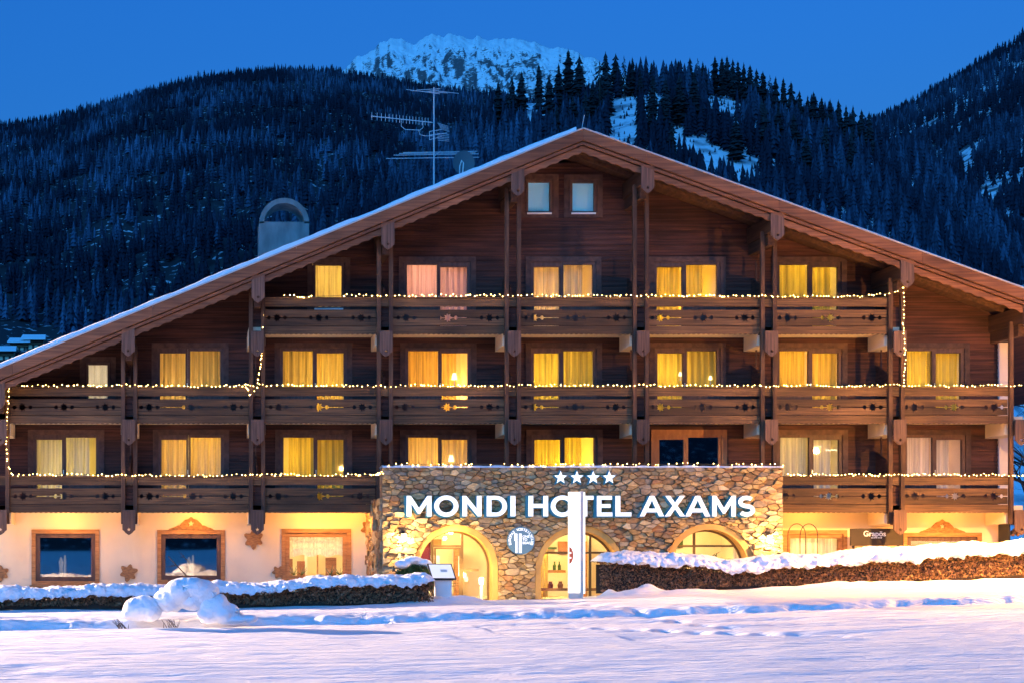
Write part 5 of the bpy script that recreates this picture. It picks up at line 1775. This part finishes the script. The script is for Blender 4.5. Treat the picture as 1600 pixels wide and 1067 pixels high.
# recessed downlights under the first balcony
for n, (xd, nm) in enumerate(((-3.95, 'in the bay of the apron window'), (0.05, 'above the pedimented dark window'), (3.85, 'above the lit restaurant window'), (5.1, 'close to the stone flank'), (19.6, 'above the dark signboard'), (24.0, 'above the right pediment'))):
    zc_ = FL[1] - 0.15
    t = thing('soffit_lamp', (xd, 0.55, zc_), 'small warm downlight under the lower balcony ' + nm, 'lamp')
    MB().lathe((xd, 0.55, zc_ - .001), [(.075, 0), (.075, -.03), (.055, -.035), (.055, -.005)], 12).build('rim', M['dark_metal'], t)
    MB().lathe((xd, 0.55, zc_ - .006), [(.001, 0), (.054, 0)], 12).build('lamp_glass', M['lamp_glow'], t)
    light('lamp_light', (xd, 0.30, zc_ - 0.22), (1.0, 0.46, 0.07), (92, 100, 122, 82, 70, 60)[n], t, .05)

# candle shaped window ornaments
for n, (u, v0, v1) in enumerate(((99, 902, 866), (300, 902, 866))):
    x = PX(u, YW)
    t = thing('window_ornament', (x, YW + 0.25, PZ(v0, YW)), ('pale twig candle ornament inside the window with the carved apron', 'pale twig candle ornament inside the window under the pediment')[n], 'ornament')
    MB().lathe((x + .03, YW + .25, PZ(v0, YW)), [(.001, 0), (.045, 0), (.04, .5), (.03, .72), (.001, .74)], 8).build('candle', M['candle'], t)
    MB().lathe((x - .10, YW + .25, PZ(v0, YW)), [(.001, 0), (.07, .1), (.05, .3), (.08, .5), (.02, .66), (.001, .67)], 7).build('twig_bundle', M['candle'], t)  # twigs carry the same added glow

# table lamps seen in the rooms
for (u, v, lab) in ((710, 588, 'glowing table lamp behind the second floor door beside the middle left pillars'), (705, 716, 'glowing table lamp in the first floor room above the stone wall'), (1063, 584, 'small glowing lamp in the room whose neighbour wall shows shadows'), (1110, 590, 'little glowing lamp low behind the wide curtain of the shadowed bay')):
    x, z = PX(u, YW + .22), PZ(v, YW + .22)
    yy = YW + 0.225
    t = thing('table_lamp', (x, yy, z - .35), lab, 'lamp')
    s_ = 1.0 if u < 1000 else 0.6
    MB().lathe((x, yy, z - .10 * s_), [(.10 * s_, 0), (.085 * s_, .09 * s_), (.055 * s_, .21 * s_)], 12).build('lamp_shade', M['lampshade'], t)
    MB().lathe((x, yy, z - .35 * s_), [(.05 * s_, 0), (.05 * s_, .02), (.012, .04), (.012, .26 * s_)], 8).build('lamp_base', M['handle'], t)

# ================================================================== light strings
def string(pts, label, spacing=0.115, jit=0.035, seed=0, gap=None):
    r = random.Random(seed)
    P = [Vector(p) for p in pts]
    # resample
    L = [0]
    for a, b in zip(P[:-1], P[1:]): L.append(L[-1] + (b - a).length)
    def at(s):
        for k in range(len(P) - 1):
            if s <= L[k + 1]:
                t = (s - L[k]) / max(1e-6, L[k + 1] - L[k])
                return P[k].lerp(P[k + 1], t)
        return P[-1]
    n = int(L[-1] / 0.09)
    path = [at(L[-1] * i / n) + Vector((0, r.uniform(-.01, .01), r.uniform(-.012, .012))) for i in range(n + 1)]
    t = thing('light_string', P[0], label, 'string lights')
    MB().tube(path, 0.006, 4).build('wire', M['wire'], t)
    bm = MB()
    s = 0
    while s < L[-1]:
        s += spacing * r.uniform(0.45, 1.6)
        if gap and gap(s, L[-1], r): continue
        c = at(min(s, L[-1])) + Vector((r.uniform(-.02, .02), r.uniform(-.035, 0.0), r.uniform(-jit, jit)))
        q = r.uniform(.010, .020)
        bm.add([(c.x + q, c.y, c.z), (c.x - q, c.y, c.z), (c.x, c.y + q, c.z), (c.x, c.y - q, c.z), (c.x, c.y, c.z + q), (c.x, c.y, c.z - q)],
               [(0, 2, 4), (2, 1, 4), (1, 3, 4), (3, 0, 4), (2, 0, 5), (1, 2, 5), (3, 1, 5), (0, 3, 5)])
    o = bm.build('bulbs', M['bulb'], t)
    tag(o, kind='stuff')
    return t


YB0 = -0.14
r3, r2, r1 = PZ(467) + .065, PZ(606) + .065, PZ(745) + .065
string([(PX(440), YB0, r3 + .01), (PX(475), YB0, r3 - .03), (PX(520), YB0, r3), (PX(560), YB0, r3 + .02), (PX(600), YB0, r3 - .02), (PX(650), YB0, r3 + .01), (PX(1000), YB0, r3), (PX(1340), YB0, r3 - .02), (PX(1375), YB0, r3 + .05), (PX(1395, -.4), -.45, PZ(459, -.4)), (PX(1411, -.8), -.80, PZ(449, -.8))],
       'light string along the top balcony rail up to the right end board', seed=1, gap=lambda s, L, r: s < 3.4 and math.sin(s * 2.6 + 1.0) < -0.25)
string([(PX(1412, -.8), -.82, PZ(450, -.8)), (PX(1411, -.8), -.80, PZ(500, -.8)), (PX(1414, -.6), -.6, PZ(555, -.6)), (PX(1412, -.2), -.2, PZ(602, -.2))], 'light string hanging from the right end board to the middle rail', seed=2, jit=.02)
string([(PX(412), YB0, PZ(478)), (PX(410), YB0, PZ(530)), (PX(407), YB0, PZ(570)), (PX(402, -.4), -.4, PZ(604, -.4)), (PX(390, -.4), -.4, PZ(618, -.4)), (PX(383), YB0, r2 + .02)], 'light string dropping down the left pillars to the middle rail', seed=3, jit=.02, gap=lambda s, L, r: s < 1.3 and r.random() < .8)
string([(PX(14), YB0, r2)] + [(PX(u), YB0, r2 + rnd.uniform(-.025, .02)) for u in range(60, 1590, 45)] + [(PX(1592), YB0, r2)], 'long light string along the whole middle balcony rail', seed=4)
string([(PX(15), YB0, r2 - .05), (PX(13), YB0, PZ(650)), (PX(11), YB0, PZ(690)), (PX(12), YB0, PZ(725)), (PX(20), YB0, r1)], 'light string running down the leftmost post between two rails', seed=5, jit=.02)
string([(PX(20), YB0, r1)] + [(PX(u), YB0, r1 + rnd.uniform(-.025, .02)) for u in range(60, 580, 45)] + [(PX(585), YB0 - .2, r1), (PX(597, YS), YS - .06, PZ(738, YS))], 'light string along the lower left balcony rail', seed=6)
string([(PX(599, YS), YS - .06, SZ1 + .07)] + [(PX(u, YS), YS - .06, SZ1 + .09 + rnd.uniform(-.02, .02)) for u in range(640, 1220, 40)] + [(PX(1222, YS), YS - .06, SZ1 + .06)], 'light string along the top of the stone front', seed=7, spacing=.15, gap=lambda s, L, r: r.random() < .25)
string([(PX(1222), YB0, r1)] + [(PX(u), YB0, r1 + rnd.uniform(-.025, .02)) for u in range(1260, 1590, 40)] + [(PX(1594), YB0, r1 - .02)], 'light string along the lower right balcony rail', seed=8, spacing=.085)

# ================================================================== lamps
def wall_lamp(u, v, label, power):
    x, z = PX(u, YS - .15), PZ(v, YS - .15)
    t = thing('wall_lamp', (x, YS - 0.1, z), label, 'lamp')
    MB().box(x - .05, x + .05, YS - .13, YS - .02, z - .02, z + .16).build('bracket', M['dark_metal'], t)
    MB().lathe((x, YS - .2, z - .02), [(.001, -.16), (.055, -.15), (.062, -.02), (.05, .0), (.001, .0)], 12).build('glass_shade', M['lamp_glow'], t)
    MB().box(x - .07, x + .07, YS - .27, YS - .13, z - .018, z + .05).build('cap', M['pylon_side'], t)
    light('lamp_light', (x, YS - .42, z - .12), (1.0, 0.66, 0.26), power, t, 0.06)
    return t


wall_lamp(630, 836, 'bright wall lamp on the stone left of the entrance arch', 200)
wall_lamp(1201, 838, 'bright wall lamp at the right end of the stone front', 190)
# lamp under the crown of the entrance arch
x = ARCH[0][0] - .12; z = ARCH[0][2] + ARCH[0][1] - .03
t = thing('arch_lamp', (x, YS + .15, z), 'round lamp under the crown of the entrance arch', 'lamp')
MB().lathe((x, YS + .15, z), [(.09, .02), (.09, -.03), (.07, -.035)], 12).build('rim', M['dark_metal'], t)
MB().lathe((x, YS + .15, z - .03), [(.069, 0), (.05, -.04), (.001, -.055)], 12).build('glass_shade', M['lamp_glow'], t)
light('lamp_light', (x, YS - .25, z - .2), (1.0, 0.60, 0.18), 80, t, .06)
# low path light beside the door
x, z = PX(752, -2.9), 0.0
t = thing('path_light', (x, -2.9, 0), 'low glowing light at the foot of the wall right of the door', 'lamp')
MB().lathe((x, -2.9, -0.05), [(.05, 0), (.05, .45), (.07, .46), (.07, .5), (.001, .51)], 10).build('post', M['pylon_side'], t)
MB().lathe((x, -2.9, 0.46), [(.001, 0), (.06, 0), (.06, .16), (.001, .17)], 10).build('glass_shade', M['lamp_glow'], t)
light('lamp_light', (x, -3.25, 0.66), (1.0, 0.60, 0.18), 170, t, .06)


def street_lamp(x, y, h, power, col, label, arm=(-1.2, 0.4), aim=None, cone=46):
    g = float(ground_z(np.array([x]), np.array([y]))[0])
    t = thing('street_lamp', (x, y, g), label, 'street lamp')
    MB().tube([(x, y, g - .2), (x, y, g + h * .6), (x, y, g + h)], 0.09, 8, r1=0.05).build('pole', M['metal'], t)
    a = Vector((x + arm[0], y + arm[1], g + h + 0.15))
    MB().tube([(x, y, g + h), (x + arm[0] * .5, y + arm[1] * .5, g + h + .2), a], 0.035, 6).build('arm', M['metal'], t)
    MB().box(a.x - .35, a.x + .1, a.y - .12, a.y + .12, a.z - .02, a.z + .10).build('lamp_head', M['metal'], t)
    MB().box(a.x - .30, a.x + .05, a.y - .09, a.y + .09, a.z - .06, a.z - .021).build('lamp_glass', M['lamp_glow'], t)
    lo = light('lamp_light', (a.x - .12, a.y, a.z - 0.2), col, power, t, 0.10, 'SPOT' if aim else 'POINT')
    if aim:
        lo.data.spot_size = R(cone); lo.data.spot_blend = 0.5; lo.data.shadow_soft_size = 0.12
        lo.rotation_euler = (Vector(aim) - Vector((a.x - .12, a.y, a.z - .2))).to_track_quat('-Z', 'Y').to_euler()
    return t


SOD = (1.0, 0.50, 0.11)
street_lamp(25.2, -7.8, 4.6, 3500, SOD, 'street lamp on the lane right of the hotel hedge')
street_lamp(-40, 14.0, 11.0, 540000, (1.0, 0.66, 0.42), 'tall floodlight mast beyond the left corner of the hotel', (1.2, -0.4), (10, -24, 0))
street_lamp(24.9, -6.4, 4.4, 17000, (1.0, 0.46, 0.10), 'low shielded lane lamp behind the right hedge end', (-.8, 0.1), (23.0, -6.2, 0), 150)
street_lamp(14, -75, 8.0, 1200, SOD, 'unseen lamp added behind the viewpoint as warm fill')  # out of view, added as weak warm fill on the facade

# ================================================================== roof antenna and dish
YT = 6.0
ax_, az0 = PX(678, YT), roof_z(PX(678, YT)) - .2
ant = thing('antenna', (ax_, YT, az0), 'tall mast with several yagi aerials on the left roof slope', 'antenna')
MB().tube([(ax_, YT, az0), (ax_, YT, PZ(137, YT))], 0.035, 7, r1=0.022).build('mast', M['metal'], ant)


def Q(u, v, dy=0): return (PX(u, YT), YT + dy, PZ(v, YT))


def yagi(name, a, b, els, rad=0.012):
    m = MB(); m.tube([a, b], 0.018, 5)
    o = m.build(name, M['metal'], ant)
    for p, q in els: MB().tube([p, q], rad, 4).build('element', M['metal'], o)
    return o


yagi('top_aerial', Q(661, 148, -.3), Q(688, 136, .4), [(Q(632, 146, -.4), Q(686, 150, -.2)), (Q(642, 142, 0), Q(700, 146, 0)), (Q(653, 137, .3), Q(690, 135, .3)), (Q(688, 136, .5), Q(720, 141, .4))])
els = []
for k in range(17):
    t_ = (k / 16) ** 0.85
    u = 581 + 88 * t_; v = 182 + 9 * t_
    els.append((Q(u, v - 6), Q(u, v + 6)))
yagi('long_aerial', Q(580, 182), Q(676, 192), els, 0.010)
MB().tube([Q(627, 187), Q(627, 198), Q(633, 203), Q(656, 204), Q(661, 200), Q(661, 190)], .014, 5).build('support_strut', M['metal'], ant)
MB().tube([Q(654, 204), Q(656, 211), Q(664, 213), Q(676, 213)], .012, 5).build('support_strut', M['metal'], ant)
els = [(Q(684 + k * 1.2, 193 + k * 2.2), Q(702 + k * .6, 194 + k * 2.2, .3)) for k in range(5)] + [(Q(684, 209 + k * 2.6), Q(704, 207 + k * 2.6, .3)) for k in range(5)] + [(Q(671, 206), Q(671, 219)), (Q(671, 206), Q(690, 203)), (Q(671, 219), Q(690, 214))]
yagi('grid_aerial', Q(671, 212), Q(700, 206, .2), els)
yagi('low_aerial', Q(674, 251, -.5), Q(692, 231, .5), [(Q(633, 233, .5), Q(750, 231, .5)), (Q(625, 238, .2), Q(745, 237, .2)), (Q(615, 243, 0), Q(748, 241, 0)), (Q(601, 253, -.4), Q(745, 251, -.4))], .014)
dx, dz_ = PX(724, YT - .6), PZ(256, YT - .6)
dish = thing('satellite_dish', (dx, YT - .6, dz_ - .5), 'grey round satellite dish beside the aerial mast', 'satellite dish')
P = []
for j in range(7):
    rr = 0.40 * j / 6
    P.append([(dx + rr * .95 * math.cos(t), YT - .6 - 0.55 * rr * rr + 0.10 * math.sin(t) * rr, dz_ + rr * 1.1 * math.sin(t)) for t in np.linspace(0, 2 * math.pi, 33)])
MB().grid(P).build('reflector', M['dish'], dish, smooth=True)
MB().tube([(dx - .15, YT - .70, dz_ - .42), (dx - .20, YT - 1.0, dz_ - .2), (dx - .15, YT - 1.1, dz_ - .02), (dx - .08, YT - 1.05, dz_ - .1), (dx - .08, YT - .9, dz_ - .4)], 0.022, 6).build('feed_arm', M['white'], dish)
MB().tube([(dx, YT - .55, dz_), (dx, YT - .45, dz_ - 0.9)], 0.03, 6).build('dish_post', M['metal'], dish)

# ================================================================== odds and ends
for k, u in enumerate((1245, 1264)):
    y = -1.2 + .3 * k
    c = [(PX(u, y) + .27 * math.cos(t), y, PZ(836, y) + .36 * math.sin(t)) for t in np.linspace(0, math.pi, 15)]
    c = [(c[0][0], y, .4)] + c + [(c[-1][0], y, .4)]
    tag(MB().tube(c, 0.014, 5).build('metal_hoop', M['dark_metal']), ('bent black metal hoop nearest the stone front', 'second bent black metal hoop, farther from the stone front')[k], 'hoop')
x0, x1 = PX(1571, .3), PX(1600, .3)
t = thing('log_box', ((x0 + x1) / 2, .3, .8), 'open pale box of split logs at the right wall end', 'box')
MB().box(x0, x0 + .04, .1, .7, .6, PZ(818, .3)).build('side_board', M['dark_metal'], t)
for k in range(6):
    MB().tube([(x0 + .1 + .05 * k, .05, 1.9 + .06 * (k % 3)), (x0 + .25 + .07 * k, .5, 1.95 + .06 * (k % 3))], 0.05, 6).build('log', M['honey'], t)


def bare_tree(x, y, h, label, seed):
    r = random.Random(seed)
    t = thing('bare_tree', (x, y, 0), label, 'tree')
    tr = MB(); cr_ = MB()
    tr.tube([(x, y, -.2), (x + .1, y, h * .4), (x, y + .1, h * .8), (x + .1, y, h)], .22, 8, r1=.04)
    tr.build('trunk', M['bark'], t)

    def branch(p, d, L, rad, lv):
        q = p + d * L
        mid = p + d * L * .5 + Vector((r.uniform(-.1, .1), r.uniform(-.1, .1), .05)) * L
        cr_.tube([p, mid, q], rad, 4, r1=rad * .45)
        if lv > 0:
            for _ in range(4):
                k = r.uniform(.3, 1)
                dd = (d + Vector((r.gauss(0, .6), r.gauss(0, .6), r.gauss(.1, .5)))).normalized()
                branch(p.lerp(q, k), dd, L * r.uniform(.4, .65), rad * .5, lv - 1)
    for k in range(20):
        z = h * r.uniform(.2, .98)
        a = r.uniform(0, 6.28)
        branch(Vector((x, y, z)), Vector((math.cos(a), math.sin(a), r.uniform(.2, .8))).normalized(), (h - z) * .35 + .8, .05, 3)
    cr_.build('crown', M['bark'], t)


bare_tree(31.5, 9.0, 9.5, 'leafless tree beyond the right corner of the hotel', 3)
bare_tree(35.0, 14.0, 11.0, 'leafless tree farther behind the right corner', 4)
for k, (v0, v1) in enumerate(((438, 428), (452, 444))):
    a = Vector((PX(1480, 40), 40, PZ(470 + 8 * k, 40))); b = Vector((PX(1700, 40), 40, PZ(402 + 18 * k, 40)))
    tag(MB().tube([a.lerp(b, i / 12) - Vector((0, 0, .5 * math.sin(math.pi * i / 12))) for i in range(13)], 0.02, 4).build('overhead_cable', M['metal']), ('upper thin overhead cable above the right roof end', 'lower thin overhead cable above the right roof end')[k], 'cable')
# opposite side of the valley, behind the viewpoint
U = np.linspace(-3000, 3000, 60); T = np.linspace(0, 1, 14)
P = [[(u, -900 - 900 * t + 0.00008 * u * u, -5 + t * (330 + 130 * math.sin(u * .002) + 60 * math.sin(u * .007 + 1))) for u in U] for t in T]
tag(MB().grid(P, flip=True).build('hill', MHILL, smooth=True), 'forested far side of the valley facing the hotel', None, None, 'structure')
